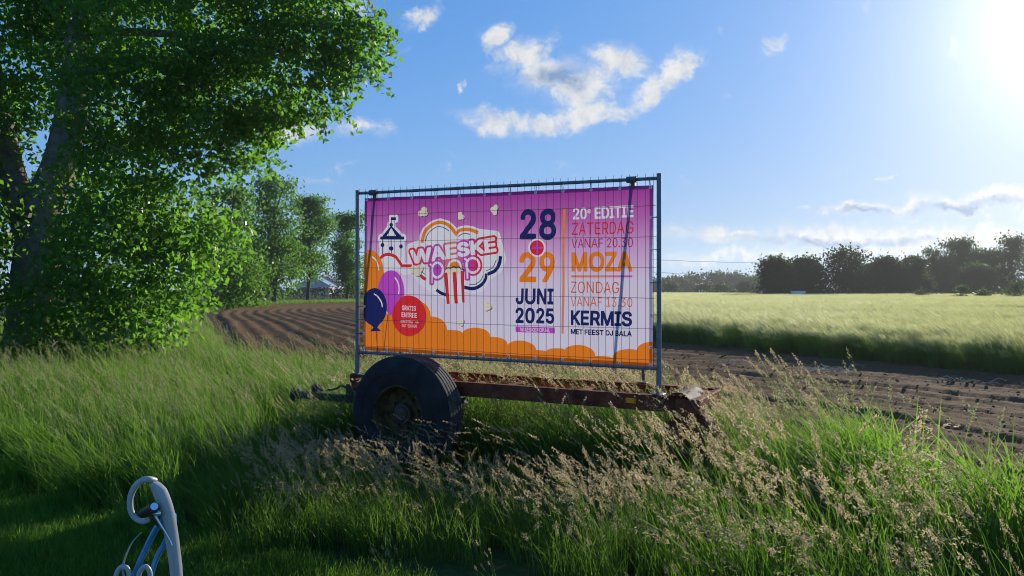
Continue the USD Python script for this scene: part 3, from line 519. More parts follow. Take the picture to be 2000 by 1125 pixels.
def trailer():
    t = thing('chassis_trailer', 'rusty red lorry chassis trailer carrying the banner fence in the long grass', 'trailer', W(1.8, -.4, -.1))
    def cbeam(s0, s1, o, z0, z1, face):
        m = MB().mesh(bar(s0, s1, o - .004, o + .004, z0, z1, .002)).mesh(bar(s0, s1, o - .075*face + .0, o - .006*face, z1 - .012, z1 - .001, .002) if face > 0 else bar(s0, s1, o + .006, o + .075, z1 - .012, z1 - .001, .002))
        m.mesh(bar(s0, s1, o - .075, o - .006, z0 + .001, z0 + .012, .002) if face > 0 else bar(s0, s1, o + .006, o + .075, z0 + .001, z0 + .012, .002)); return Wm(m.get())
    obj('front_beam', cbeam(-.07, 3.66, .045, .655, .80, 1), m_rust, t); obj('rear_beam', cbeam(-.2, 3.75, -.76, .655, .81, -1), m_rusto, t)
    for s in (.25, 1.75, 2.55, 3.55): obj('cross_member', Wm(bar(s - .05, s + .05, -.752, -.032, .672, .765)), m_rust, t)
    for s in (.95, 1.12): obj('hanger', Wm(bar(s - .035, s + .035, .05, .09, .40, .66)), m_dark, t)
    obj('axle', Wm(bar(.79, .89, -.9, .2, .42, .53)), m_dark, t)
    obj('leaf_spring', MB().tube(W(np.linspace(.3, 1.4, 9), .07, .52 + .10*np.linspace(-1, 1, 9)**2), .035, 6).get(), m_dark, t)
    # drawbar at the left end
    obj('drawbar', Wm(MB().mesh(bar(-.98, .3, -.10, -.03, .47, .55)).mesh(bar(-.45, .3, -.62, -.55, .47, .55)).get()), m_dark, t)
    obj('towing_eye', MB().tube(W(-.93 + .0*np.linspace(0, 1, 17), -.065 + .07*np.cos(np.linspace(0, 2*PI, 17)), .51 + .07*np.sin(np.linspace(0, 2*PI, 17))), .018, 6).get(), m_dark, t)
    obj('drawbar_bracket', Wm(bar(-.66, -.58, -.11, -.02, .55, .65)), m_dark, t); obj('drawbar_bracket', Wm(bar(-.16, .02, -.12, .0, .55, .68)), m_dark, t)
    obj('brake_hose', MB().tube(catmull(W(np.array([-.62, -.5, -.35, -.2, -.05, .1]), np.array([-.06, -.02, -.07, .01, -.05, -.06]), np.array([.64, .59, .61, .66, .60, .68])), 5), .014, 6).get(), m_black, t)
    # wheel
    w = sub('wheel', t); c = (.84, .482); Ro = .59; o1 = .475; o0 = .09
    tp = [(.285, o1 - .035), (.30, o1 - .012), (.33, o1 - .002), (.40, o1 + .012), (.46, o1 + .010), (.52, o1 - .008), (.556, o1 - .03), (.574, o1 - .05), (.582, o1 - .066)]
    oo = np.linspace(o1 - .072, o0 + .072, 45)
    for o in oo:
        q = (o - o0) / (o1 - o0); g = min(abs(q - x) for x in (.30, .435, .565, .70)); tp.append((Ro - .006*abs(2*q - 1)**2 - (.016 if g < .02 else 0), o))
    tp += [(.582, o0 + .066), (.556, o0 + .03), (.52, o0 + .008), (.46, o0 - .01), (.40, o0 - .012), (.33, o0 + .002), (.285, o0 + .035)]
    ty = lathe(tp, c, 96); obj('tyre', ty, m_tyre, w, 35)
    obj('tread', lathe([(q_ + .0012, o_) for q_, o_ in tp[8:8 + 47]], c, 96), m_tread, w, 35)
    obj('tyre_rib', lathe([(.425, o1 + .0125), (.43, o1 + .017), (.435, o1 + .0122)], c, 72), m_tyre, w, True)
    rm = lathe([(.30, o1 - .02), (.292, o1 - .008), (.282, o1 - .012), (.268, o1 - .05), (.262, o1 - .12), (.255, o1 - .16), (.20, o1 - .175), (.15, o1 - .165), (.13, o1 - .15), (.06, o1 - .15)], c, 64); obj('rim', rm, m_rim, w, 40)
    obj('hub', lathe([(.0, o1 - .045), (.05, o1 - .048), (.07, o1 - .06), (.078, o1 - .085), (.10, o1 - .09), (.105, o1 - .155)], c, 40), m_hub, w, 40)
    for k in range(8):
        a = k*PI/4 + .2; p = W(c[0] + .155*math.cos(a), np.array([o1 - .17, o1 - .125]), c[1] + .155*math.sin(a)); obj('wheel_nut', MB().tube(p, .018, 6).get(), m_hub, w)
    obj('valve_stem', MB().tube(W(c[0] + .21, np.array([o1 - .15, o1 - .09]), c[1] - .1), .006, 5).get(), m_dark, w)
    # right-hand end: bolster, bare drum, torn plate
    obj('end_bolster', Wm(MB().mesh(bar(3.58, 3.80, -.80, .10, .645, .79, .01)).mesh(bar(3.60, 3.78, -.86, -.80, .62, .80, .01)).get()), m_rust, t)
    obj('brake_drum', lathe([(.0, .075), (.06, .08), (.07, .05), (.20, .045), (.235, .03), (.24, -.12), (.225, -.14), (.0, -.14)], (3.70, .44), 40), m_rust, t, 35)
    obj('bolster_bracket', Wm(bar(3.63, 3.75, -.05, .03, .40, .66, .01)), m_rust, t)
    u = np.linspace(0, 1, 13); v = np.linspace(0, 1, 7); U, V = np.meshgrid(u, v, indexing='ij'); pl = W(3.50 + .27*U, .13 - .62*V, .80 + .045*np.sin(U*PI*.95) + .012*np.sin(V*7 + U*5) - .16*np.clip(U - .6, 0, 1)**1.5*2)
    vv = pl.reshape(-1, 3); ff = [[i*7+j, (i+1)*7+j, (i+1)*7+j+1, i*7+j+1] for i in range(12) for j in range(6)]; pm = trimesh.Trimesh(*meshkit.arrays((np.vstack([vv, vv - [0, 0, .006]]), np.array(ff + [[a + 91 for a in q[::-1]] for q in ff])))[:2], process=False)
    obj('top_plate', pm, m_plate, t, True)
    rf = sub('reflector', t); obj('lens', Wm(bar(3.10, 3.205, .052, .066, .712, .762, .006)), m_amber, rf)
    for s in (3.108, 3.197): obj('screw', MB().tube(W(s, np.array([.064, .07]), .737), .006, 6).get(), m_dark, rf)
    obj('bracket_foot', Wm(bar(-.05, .05, -.055, .05, .803, .815, .002)), m_galv, t); obj('bracket_foot', Wm(bar(3.35, 3.455, -.055, .05, .803, .815, .002)), m_galv, t)
    obj('tie_wire', MB().tube(catmull(W(np.array([3.50, 3.53, 3.6, 3.66]), np.array([.06, .08, .085, .06]), np.array([.80, .72, .69, .70])), 4), .006, 5).get(), m_dark, t)
trailer()

# ------------------------------------------------------------------ the site fence panel on the trailer
FW, FH = 3.403, 1.75
def WT(s, o, t): return W(s, o, np.asarray(t) + A0[2])
def panel():
    t = thing('site_fence', 'galvanised wire mesh site fence panel standing on the rusty trailer', 'fence', W(1.7, 0, .81))
    for s, tt in ((0, 1.772), (FW, 1.782)):
        b = obj('post', MB().tube(WT(s, 0, np.array([-.227, .2, 1.0, tt])), .021, 14).get(), m_galv, t, 50); obj('post_cap', MB().tube(WT(s, 0, np.array([tt + .001, tt + .012])), .022, 14).get(), m_black, b)
    for s in (0, FW): obj('post_sleeve', MB().tube(WT(s, 0, np.array([-.225, -.02])), .0255, 14).get(), m_galv, t, 50)
    obj('top_tube', MB().tube(WT(np.linspace(.02, FW - .02, 8), 0, FH), .0165, 12).get(), m_galv, t, 50); obj('bottom_tube', MB().tube(WT(np.linspace(.02, FW - .02, 8), 0, 0.0), .0165, 12).get(), m_galv, t, 50)
    r = np.random.default_rng(3)
    for k in range(44):
        s = .045 + k * (FW - .09) / 43; z = np.linspace(-.035, FH + .045, 12); w_ = np.cumsum(r.normal(size=12)) * .0016; w_ -= np.linspace(w_[0], w_[-1], 12)
        obj('upright_wire', MB().tube(WT(s + w_, .020 + .0*z, z), .0021, 4, False).get(), m_wire, t)
    for k in range(6):
        z = .055 + .285*k + .02; u = np.linspace(.02, FW - .02, 14); obj('cross_wire', MB().tube(WT(u, .0245, z + .004*np.sin(u*2.1 + k)), .0021, 4, False).get(), m_wire, t)
    return t
panel()
for s, sf, lab in ((.215, .10, 'dark diagonal strut bracing the fence panel behind its left end'), (3.145, 3.03, 'dark diagonal strut bracing the fence panel behind its right end')):
    b = thing('fence_strut', lab, 'strut', W(sf, -.74, .81), 'struts behind the banner')
    obj('tube', MB().tube(np.array([WT(s, -.05, FH - .03), WT((s*2 + sf)/3, -.28, FH*.66 + .0), WT(sf, -.735, -.20)]), .0155, 10).get(), m_clamp, b)
    obj('clamp', MB().tube(WT(np.array([s - .05, s + .05]), 0, FH), .030, 12).mesh(Wm(bar(s - .022, s + .022, -.06, -.012, A0[2] + FH - .075, A0[2] + FH + .01, .005))).get(), m_clamp, b)
    obj('foot_plate', Wm(bar(sf - .05, sf + .05, -.76 + .002, -.68, .815, .825, .002)), m_clamp, b)

# ------------------------------------------------------------------ the printed banner
def Q(px, py):
    """a point of the photograph's banner in banner metres (s along the fence, t above its bottom tube)"""
    a, b = (px - 1000)/1600, (562.5 - py)/1600; s = (9.03*a + 1.704)/(.8977 + .4408*a); Y = 9.03 - .4408*s
    return s, EYE + b*Y - A0[2] - SL*s
def QP(pts): return [Q(*p) for p in pts]
def poly(pts): return Polygon(QP(pts)).buffer(0)
def ell(px, py, rx, ry, n=48): return Polygon(QP([(px + rx*math.cos(a), py + ry*math.sin(a)) for a in np.linspace(0, 2*PI, n, endpoint=False)]))
PXM = 8.2/1600
def stroke(pts, w, sm=True, cap=2):
    p = QP(pts); p = catmull(np.c_[p, np.zeros(len(p))], 8)[:, :2] if sm and len(p) > 2 else p
    return LineString(p).buffer(w*PXM/2, cap_style=cap, join_style=1)
TXT = {}
def glyphs(text, fat=0.0):
    """lettering as a flat outline: width in units of the capital height"""
    if text not in TXT:
        parts = []
        for x, ch in ((0, text),):
            m = meshkit.text_mesh(ch, 1.0, .01); v, f = m.vertices, m.faces; keep = (v[f][:, :, 2] < 1e-6).all(1); parts += [Polygon(q) for q in v[f[keep]][:, :, :2]]
        TXT[text] = unary_union([p.buffer(.002) for p in parts if p.area > 1e-9])
    return TXT[text].buffer(fat, join_style=2) if fat else TXT[text]
def text(s, tl, tr, bl, br, fat=0.0, round_=False):
    g = glyphs(s).buffer(fat, join_style=1 if round_ else 2) if fat else glyphs(s); x0, y0, x1, y1 = g.bounds
    TL, TR, BL, BR = map(np.array, (Q(*tl), Q(*tr), Q(*bl), Q(*br)))
    def f(c): 
        u = ((c[:, 0] - x0)/(x1 - x0))[:, None]; v = ((c[:, 1] - y0)/(y1 - y0))[:, None]
        return BL*(1-u)*(1-v) + BR*u*(1-v) + TL*(1-u)*v + TR*u*v
    return shapely.transform(g, f).buffer(0)
NAVY, ORG, RED, PUR, WHT, CRM, BG = 'navy', 'orange', 'red', 'purple', 'white', 'cream', 'background'
layers = []                                        # bottom first: (part, ink, outline)
def lay(part, ink, g): layers.append((part, ink, g))
sheet = poly([(710, 387), (1274, 361), (1273.5, 717), (707, 683)])
lay('sheet', BG, sheet)
# orange scalloped band along the bottom
sc = [(700, 612), (756, 612), (790, 583), (812, 588)]
def arc_(p, q, bulge, n=9):
    u = np.linspace(0, 1, n)[1:]; return [(p[0] + (q[0]-p[0])*x, p[1] + (q[1]-p[1])*x - bulge*4*x*(1-x)) for x in u]
def quarter(p, q, n=9):
    """from a crest p falling steeply to q"""
    a = np.linspace(0, PI/2, n)[1:]; return [(p[0] + (q[0]-p[0])*math.sin(x), p[1] + (q[1]-p[1])*(1-math.cos(x))) for x in a]
def rise(p, q, n=9): return [(a, b) for a, b in quarter(q, p, n)[::-1]][1:] + [q]
sc += quarter((812, 588), (838.7, 618), 6) + quarter((843, 618.5), (870, 644.7)) + quarter((877, 644.6), (900.3, 651), 5) + rise((900.3, 651), (924.7, 640.4)) + quarter((924.7, 640.4), (955, 658)) + quarter((965, 658.6), (989.3, 674.7))
sc += rise((989.3, 674.7), (1012, 665.3)) + quarter((1012, 665.3), (1044, 684.2)) + quarter((1050, 684.3), (1062.6, 687.6), 4) + rise((1062.6, 687.6), (1085, 680.4)) + quarter((1085, 680.4), (1101, 683.6), 5) + rise((1101, 683.6), (1129, 674)) + quarter((1129, 674), (1161.2, 695.7)) + quarter((1170, 695.4), (1193.6, 700.2), 5)
sc += rise((1193.6, 700.2), (1224.7, 682.2)) + quarter((1224.7, 682.2), (1241.5, 684.2), 4) + rise((1241.5, 684.2), (1272, 668)) + [(1290, 666), (1290, 740), (700, 740)]
lay('scalloped_border', ORG, poly(sc))
# carousel with its white edge
roof = poly([(762.4, 440.5), (738, 466.5), (786, 466.5)]).union(stroke([(740.5, 464.6), (784, 464.6)], 6.5, False, 1)); flag = poly([(762.2, 424), (771.5, 424), (771.5, 429.6), (763.6, 429.6), (763.6, 440), (762.2, 440)])
navy_c = unary_union([roof, flag, ell(762.4, 438.7, 3.3, 3.5)] + [stroke([(x, 466), (x, y)], 1.7, False) for x, y in ((743, 500), (761.2, 497), (779.6, 502))] + [ell(743.2, 478.2, 3.9, 4.3), ell(761, 485, 3.9, 4.3), ell(779.6, 481, 3.7, 4.2)])
body = poly([(737, 466), (787, 466), (788, 520), (736, 520)])
lay('carousel', WHT, unary_union([navy_c.buffer(5.6*PXM), body]))
lay('carousel', NAVY, navy_c.difference(poly([(762.4, 445), (753, 460.7), (770.5, 460.7)])))
# white cloud shape behind the festival name
oarc = stroke([(821, 474), (824, 460), (829.5, 448.5), (841.6, 438), (857, 434), (871.3, 438), (881.2, 447.4), (886.4, 456)], 7).union(stroke([(885.4, 458), (895.5, 450), (908.7, 447.8), (920.8, 449.6), (932, 454.5)], 7))
cloudw = unary_union([poly([(821, 474), (824, 460), (829.5, 448.5), (841.6, 438), (857, 434), (871.3, 438), (881.2, 447.4), (886.4, 456), (895.5, 450), (908.7, 447.8), (920.8, 449.6), (932, 454.5), (968, 459), (978, 505), (972, 525), (950, 541), (937, 562), (920, 566), (904, 562), (870, 578), (846, 566), (820, 548), (800, 520), (797, 484)]).buffer(8.2*PXM), ell(757, 515, 20, 19), ell(790, 525, 16, 12)])
lay('festival_name', WHT, cloudw)
lay('festival_name', RED, stroke([(738, 505), (746, 498.6), (756.7, 496.8), (768, 501), (775, 509.5), (781.5, 518.5)], 6.6).union(stroke([(780, 519), (803, 519)], 6.4, False, 2)))
lay('festival_name', RED, stroke([(819, 538.5), (824, 542.5), (829.5, 546)], 7))
lay('festival_name', ORG, oarc)
lay('festival_name', NAVY, stroke([(827.9, 469.4), (831, 459), (837.2, 450.7), (850.4, 443), (860.3, 443), (868, 446), (874.6, 451.3)], 1.6).union(stroke([(892.2, 461.7), (901, 457), (909, 456), (917.5, 457.9)], 1.6)))
lay('festival_name', NAVY, unary_union([stroke([(975.6, 500), (972.5, 516), (964.3, 528.8), (950.4, 535.6)], 7), stroke([(947.6, 534), (945.5, 545.9), (936, 557.3), (921.5, 563.6), (904, 561)], 7), stroke([(851, 566), (859.7, 572.5), (869, 576)], 6.4)]))
lay('festival_name', NAVY, unary_union([stroke([(967, 508), (962, 520), (955, 526), (946.7, 528.4)], 1.5), stroke([(940.8, 537), (935.5, 548), (925, 555), (914, 555.6)], 1.5), stroke([(821, 530), (824, 533.5), (827.5, 535.5)], 1.5)]))
wt = text('WAESKE', (798.5, 488), (965, 462.5), (801, 516.5), (968.5, 491.5), .075)
ring = lambda x, y, rx, ry, w: ell(x, y, rx, ry).difference(ell(x, y, rx - w, ry - w*1.15))
pops = unary_union([ring(851.4, 527.4, 12.4, 16.8, 4.2), stroke([(836, 516), (839.6, 518), (840.8, 526), (841.4, 553)], 3.6), ring(884.3, 521, 14.4, 15.2, 4.2), ring(920.6, 518, 14.4, 16.8, 4.2), stroke([(904, 505), (908, 507), (909.4, 514), (910.4, 544)], 3.6)])
popfill = unary_union([ell(851.4, 527.4, 12, 16), ell(884.3, 521, 14, 15), ell(920.6, 518, 14, 16)])
halo_ = unary_union([wt, pops]).buffer(4.4*PXM, join_style=1).union(popfill.buffer(3.0*PXM)).union(poly([(830, 512), (930, 496), (925, 512), (838, 520)]))
lay('festival_name', 'name_gradient', halo_)
lay('festival_name', 'purple_bright', ell(851.4, 527.4, 9, 12.6)); lay('festival_name', ORG, ell(884.3, 521, 11, 11.5)); lay('festival_name', 'crimson_gradient', ell(920.6, 518, 11, 12.6))
lay('festival_name', WHT, wt); lay('festival_name', WHT, pops)
# popcorn bag and popcorn
bag = poly([(864, 531), (903.5, 527), (905.8, 591.3), (869.5, 594)]); lay('popcorn_bag', WHT, bag)
def blob(cx, cy, r, pts): return unary_union([ell(cx + x*r, cy + y*r*1.1, q*r, q*r*1.1, 24) for x, y, q in pts])
KER = [(-.35, .45, .62), (.1, -.5, .62), (.45, .2, .6)]
def kernel(cx, cy, r, rot=0.0, half=False):
    c, s = math.cos(rot), math.sin(rot); pts = [(x*c - y*s, x*s + y*c, q) for x, y, q in KER]
    lay('popcorn', NAVY, blob(cx + 1.2, cy + 1.2, r, pts)); lay('popcorn', CRM, blob(cx, cy, r, pts))
for x, y, q in ((872, 529.5, 6.5), (882, 527.5, 6.5), (891, 527.5, 6.2), (900, 530, 4.2)): lay('popcorn', NAVY, ell(x + .6, y - 1.4, q, q))
for x, y, q in ((872, 530.5, 6.4), (882, 528.5, 6.4), (891, 528.5, 6.2), (899, 530.5, 4)): lay('popcorn', CRM, ell(x, y, q, q))
st = [poly([(864, 535), (865.5, 532.2), (868.8, 532), (870.4, 534.5), (875.4, 593.6), (869.7, 594)]), poly([(880, 533.4), (881.5, 530.6), (885.4, 530.4), (887, 533), (891.7, 592.6), (884.4, 593)]), poly([(896.5, 531), (898, 528.6), (902, 528.2), (903.4, 531), (905.7, 591), (900.8, 591.3)])]
lay('popcorn_bag', RED, unary_union(st))
kernel(823.5, 413.5, 8.6, .3); kernel(898, 421.5, 7.2, 1.9); kernel(963.5, 409.5, 8.4, 2.9); kernel(811.5, 527, 11.0, .9); kernel(950, 598, 8.4, 1.7); kernel(897, 629.5, 6.6, .8)
# balloons
lay('balloon', ORG, ell(717.5, 541, 30, 53)); lay('balloon', WHT, stroke([(722.3, 501), (730, 508), (735, 518), (736.6, 527.6)], 3.0))
lay('balloon', 'purple_bright', unary_union([ell(761, 569.4, 26.2, 41.5), poly([(740, 590), (782, 590), (768, 615), (757, 615)])])); lay('balloon', WHT, stroke([(766.9, 541.5), (773, 550), (776, 562), (774.5, 574.6)], 3.2))
lay('balloon', 'ink_line', unary_union([stroke([(731.5, 646), (735, 684)], 1.7, False), stroke([(754.6, 615.4), (747.7, 685)], 1.7, False)]))
lay('balloon', NAVY, unary_union([ell(728.5, 599.5, 24, 37), poly([(712, 622), (746, 622), (734, 640), (742, 646.5), (720.5, 647.5), (726, 640)])])); lay('balloon', WHT, stroke([(726.2, 573.3), (735, 580), (741.5, 590), (743.8, 600)], 3.0))
lay('admission_badge', RED, ell(795.8, 617, 33.6, 40.2))
lay('admission_badge', WHT, text('GRATIS', (781, 596.6), (810, 598), (781, 606), (810, 607.4), .02)); lay('admission_badge', WHT, text('ENTREE', (780, 610.2), (811.4, 611.6), (780, 619.4), (811.4, 621), .02))
lay('admission_badge', WHT, text('KERKSTRAAT 4A', (777.4, 625.2), (814.2, 626.6), (777.4, 630.6), (814.2, 632))); lay('admission_badge', WHT, text('GUTTECOVEN', (780.6, 633.4), (811, 634.6), (780.6, 639), (811, 640.2)))
# dates and programme
lay('date_lettering', NAVY, text('28', (1014, 408), (1085, 406), (1013, 468), (1085, 468.6), .045)); lay('date_lettering', ORG, text('29', (1012, 492), (1083, 491), (1012, 551), (1083, 551.5), .045))
lay('date_lettering', WHT, ell(1046.7, 483.7, 17, 18.2)); lay('date_lettering', RED, ell(1046.7, 483.7, 13.6, 14.7)); lay('date_lettering', 'purple_bright', stroke([(1046.9, 471.6), (1046.9, 496)], 3.8, False).union(stroke([(1036.6, 483.7), (1057.6, 483.7)], 3.8, False)))
lay('date_lettering', NAVY, text('JUNI', (1005.7, 563), (1079.7, 563.6), (1005.7, 594.4), (1079.7, 595.4), .05)); lay('date_lettering', NAVY, text('2025', (1005.3, 600.5), (1081, 602), (1005.3, 631.4), (1081, 633), .05))
lay('web_address', 'purple_bright', poly([(1004.8, 637.6), (1081.9, 640), (1081.9, 651.5), (1004.8, 648.6)])); lay('web_address', WHT, text('WAESKEPOP.NL', (1014.3, 639.9), (1071.7, 641.6), (1014.3, 647.4), (1071.7, 649.3), .015))
lay('programme_lettering', 'bar_gradient', poly([(1097.5, 407.5), (1102, 407.3), (1099, 652), (1094.9, 652)]))
P1 = 'programme_lettering'
lay(P1, WHT, text('20', (1116, 405.5), (1143.5, 404.5), (1116, 428.3), (1143.5, 427.5), .04)); lay(P1, WHT, text('e', (1145, 408.4), (1151.6, 408), (1145, 416.6), (1151.6, 416.2), .03)); lay(P1, WHT, text('EDITIE', (1159, 403.8), (1236, 400.4), (1159, 427.1), (1236, 423.7), .045))
lay(P1, RED, text('ZATERDAG', (1114.6, 434.6), (1235.4, 431), (1114.6, 459), (1235.4, 455.8), .0)); lay(P1, 'dark_red', text('VANAF 20.30', (1114.3, 466.3), (1234.4, 463.4), (1114.3, 484.2), (1234.4, 482.4), -.004))
lay(P1, ORG, text('MOZA', (1114, 491.8), (1233.4, 490.4), (1114, 531), (1233.4, 530.6), .06)); lay(P1, 'line_gradient', poly([(1113.4, 537.6), (1233, 537.6), (1233, 541.6), (1113.4, 541.8)]))
lay(P1, 'deep_orange', text('ZONDAG', (1112.6, 549.4), (1207.2, 550.4), (1112.6, 572.4), (1207.2, 573.4), -.004)); lay(P1, 'deep_orange', text('VANAF 13.30', (1112.6, 579.8), (1232.2, 581.4), (1112.6, 598.2), (1232.2, 600), -.006))
lay(P1, NAVY, text('KERMIS', (1113, 605.4), (1232.2, 608.4), (1113, 635.4), (1232.2, 638.4), .055)); lay(P1, NAVY, text('MET FEEST DJ BALA', (1112.6, 642.2), (1231.7, 646.8), (1112.6, 652.9), (1231.7, 657.8), .055))

def ink(name, ramp, axis='z', lo=0.0, hi=1.0):
    """printed tarpaulin: part of the daylight behind it passes through"""
    n = {'g': ('geometry', {}), 's': ('separate_xyz', {}), 'm': ('map_range', {'from_min': lo, 'from_max': hi, 'to_min': 0.0, 'to_max': 1.0, 'clamp': True}), 'r': ('rgb_ramp', {'ramp': ramp}),
         'p': ('principled_bsdf', {'roughness': .5, 'specular_ior_level': .3}), 't': ('translucent_bsdf', {}), 'x': ('mix_closure', {'fac': .27})}
    return usdkit.material(stage, '/World/Looks/print_' + name, n, [('g.position', 's.vector'), ('s.' + axis, 'm.value'), ('m.result', 'r.fac'), ('r.color', 'p.base_color'), ('r.color', 't.color'), ('p.BSDF', 'x.closure1'), ('t.BSDF', 'x.closure2')], surface='x.closure')
solid = lambda n, c: ink(n, [(0, c), (1, c)])
INK = {NAVY: solid('navy', (.012, .018, .11)), ORG: solid('orange', (.86, .22, .012)), RED: solid('red', (.72, .025, .03)), WHT: solid('white', (.78, .74, .78)), CRM: solid('cream', (.78, .68, .50)), 'purple_bright': solid('purple', (.52, .07, .52)), 'ink_line': solid('line', (.03, .015, .04)),
       'dark_red': solid('dark_red', (.42, .02, .09)), 'deep_orange': solid('deep_orange', (.72, .14, .02)),
       BG: ink('background', [(0, (.75, .68, .77)), (.42, (.74, .62, .75)), (.60, (.70, .40, .65)), (.80, (.54, .14, .44)), (1, (.36, .035, .30))], 'z', 1.15, 2.72),
       'name_gradient': ink('name', [(0, (.72, .025, .03)), (.16, (.70, .03, .08)), (.34, (.50, .07, .48)), (.5, (.80, .2, .08)), (.66, (.50, .07, .48)), (.82, (.70, .03, .06)), (1, (.72, .025, .03))], 'x', -1.12, -.16),
       'crimson_gradient': ink('crimson', [(0, (.52, .07, .5)), (1, (.66, .03, .08))], 'x', -.48, -.36),
       'bar_gradient': ink('bar', [(0, (.70, .25, .25)), (.45, (.82, .25, .08)), (1, (.85, .26, .01))], 'z', 1.3, 2.4), 'line_gradient': ink('line_tone', [(0, (.85, .2, .02)), (.6, (.80, .25, .12)), (1, (.55, .12, .5))], 'x', .55, 1.08)}
def wave(s, t):
    """how far the cloth stands off the mesh, with soft creases between its ties"""
    return -.028 + .0075*np.sin(s*19 + 1.3*np.sin(t*2.2)) + .006*np.sin(s*7.3 + t*2.6) + .005*np.sin(t*9 + s*1.7) - .002*np.sin(s*41 + t)
def wave_n(s, t):
    e = 1e-3; ds, dt = (wave(s+e, t) - wave(s-e, t))/(2*e), (wave(s, t+e) - wave(s, t-e))/(2*e)
    n = N[None] - ds[:, None]*D[None] - dt[:, None]*np.array([[0, 0, 1.0]]); return n / np.linalg.norm(n, axis=1, keepdims=True)
def banner():
    t = thing('event_banner', 'large printed festival banner in purple, white and orange tied to the fence mesh', 'banner', W(1.7, -.02, 1.0))
    covered = None; pieces = {}
    for part, mt, g in layers[::-1]:
        g = g.intersection(sheet); vis = g if covered is None else g.difference(covered)
        covered = g if covered is None else covered.union(g)
        if part in ('festival_name', 'balloon', 'popcorn', 'popcorn_bag', 'carousel') and vis.geom_type == 'MultiPolygon':
            for g1 in vis.geoms: pieces[len(pieces)] = (part, mt, g1)
        else: pieces[len(pieces)] = (part, mt, vis)
    cells = [sbox(a, b, a + .12, b + .12) for a in np.arange(0, 3.45, .12) for b in np.arange(0, 1.8, .12)]
    for k_ in sorted(pieces, reverse=True):
        key = pieces[k_][:2]; g = pieces[k_][2]; vs, fs, n = [], [], 0; shapely.prepare(g)
        for c in cells:
            if not g.intersects(c): continue
            q = g.intersection(c)
            for p in getattr(q, 'geoms', [q]):
                if p.geom_type != 'Polygon' or p.area < 2e-8: continue
                v, f = trimesh.creation.triangulate_polygon(p, engine='earcut'); 
                if len(f) == 0: continue
                vs.append(v); fs.append(f + n); n += len(v)
        if not vs: continue
        st_ = np.vstack(vs); f = np.vstack(fs); v = WT(st_[:, 0], wave(st_[:, 0], st_[:, 1]), st_[:, 1])
        m = usdkit.mesh(stage, numbered(pathof(t) + '/' + key[0]), (v - t.loc, f), INK[key[1]])
        m.CreateNormalsAttr(Vt.Vec3fArray.FromNumpy(wave_n(st_[:, 0], st_[:, 1]).astype(np.float32))); m.SetNormalsInterpolation('vertex')
    # doubled hem on the back, eyelets, cable ties
    B = [np.array(Q(*p)) for p in ((710, 387), (1274, 361), (1273.5, 717), (707, 683))]; inner = sheet.buffer(-.034, join_style=2); hem = sheet.difference(inner)
    vs, fs, n = [], [], 0
    for c in cells:
        q = hem.intersection(c)
        for p in getattr(q, 'geoms', [q]):
            if p.geom_type == 'Polygon' and p.area > 1e-7: v, f = trimesh.creation.triangulate_polygon(p, engine='earcut'); vs.append(v); fs.append(f + n); n += len(v)
    st_ = np.vstack(vs); obj('hem', trimesh.Trimesh(WT(st_[:, 0], wave(st_[:, 0], st_[:, 1]) - .004, st_[:, 1]), np.vstack(fs), process=False), INK[WHT], t)
    def eye(s, tt, ds, dt):
        o = float(wave(np.array(s), np.array(tt))); c = WT(s, o + .003, tt); th = np.linspace(0, 2*PI, 17)
        obj('eyelet', MB().tube(WT(s + .0095*np.cos(th), o + .004, tt + .0095*np.sin(th)), .0065, 6, False).get(), m_eye, t)
        u = np.linspace(0, 2*PI, 13); k = .5*(1 - np.cos(u)); wob = .006*math.sin(s*37 + tt*11)
        obj('cable_tie', MB().tube(WT(s + ds*k + .004*np.sin(u) + wob*k, o + .006 + .030*np.sin(u)*np.where(np.abs(np.sin(u)) > 0, 1, 0)*.9 + .012*k, tt + dt*k), .0024, 4).get(), m_tie, t)
    top, bot = LineString([B[0] + [.03, -.02], B[1] + [-.025, -.02]]), LineString([B[3] + [.03, .017], B[2] + [-.025, .017]])
    for k in range(12):
        p = top.interpolate(k/11, True); eye(p.x, p.y, .012*math.sin(k*2.1), FH + .02 - p.y)
        p = bot.interpolate(k/11, True); eye(p.x, p.y, .008*math.sin(k*1.7), -.02 - p.y)
    for a, b, sx in ((B[0], B[3], -1), (B[1], B[2], 1)):
        for k in (1, 2, 3, 4, 5):
            p = a + (b - a)*k/5.6; eye(p[0] + sx*-.017, p[1], (-.02 if sx < 0 else FW + .02) - p[0] + sx*.017, .004)
banner()

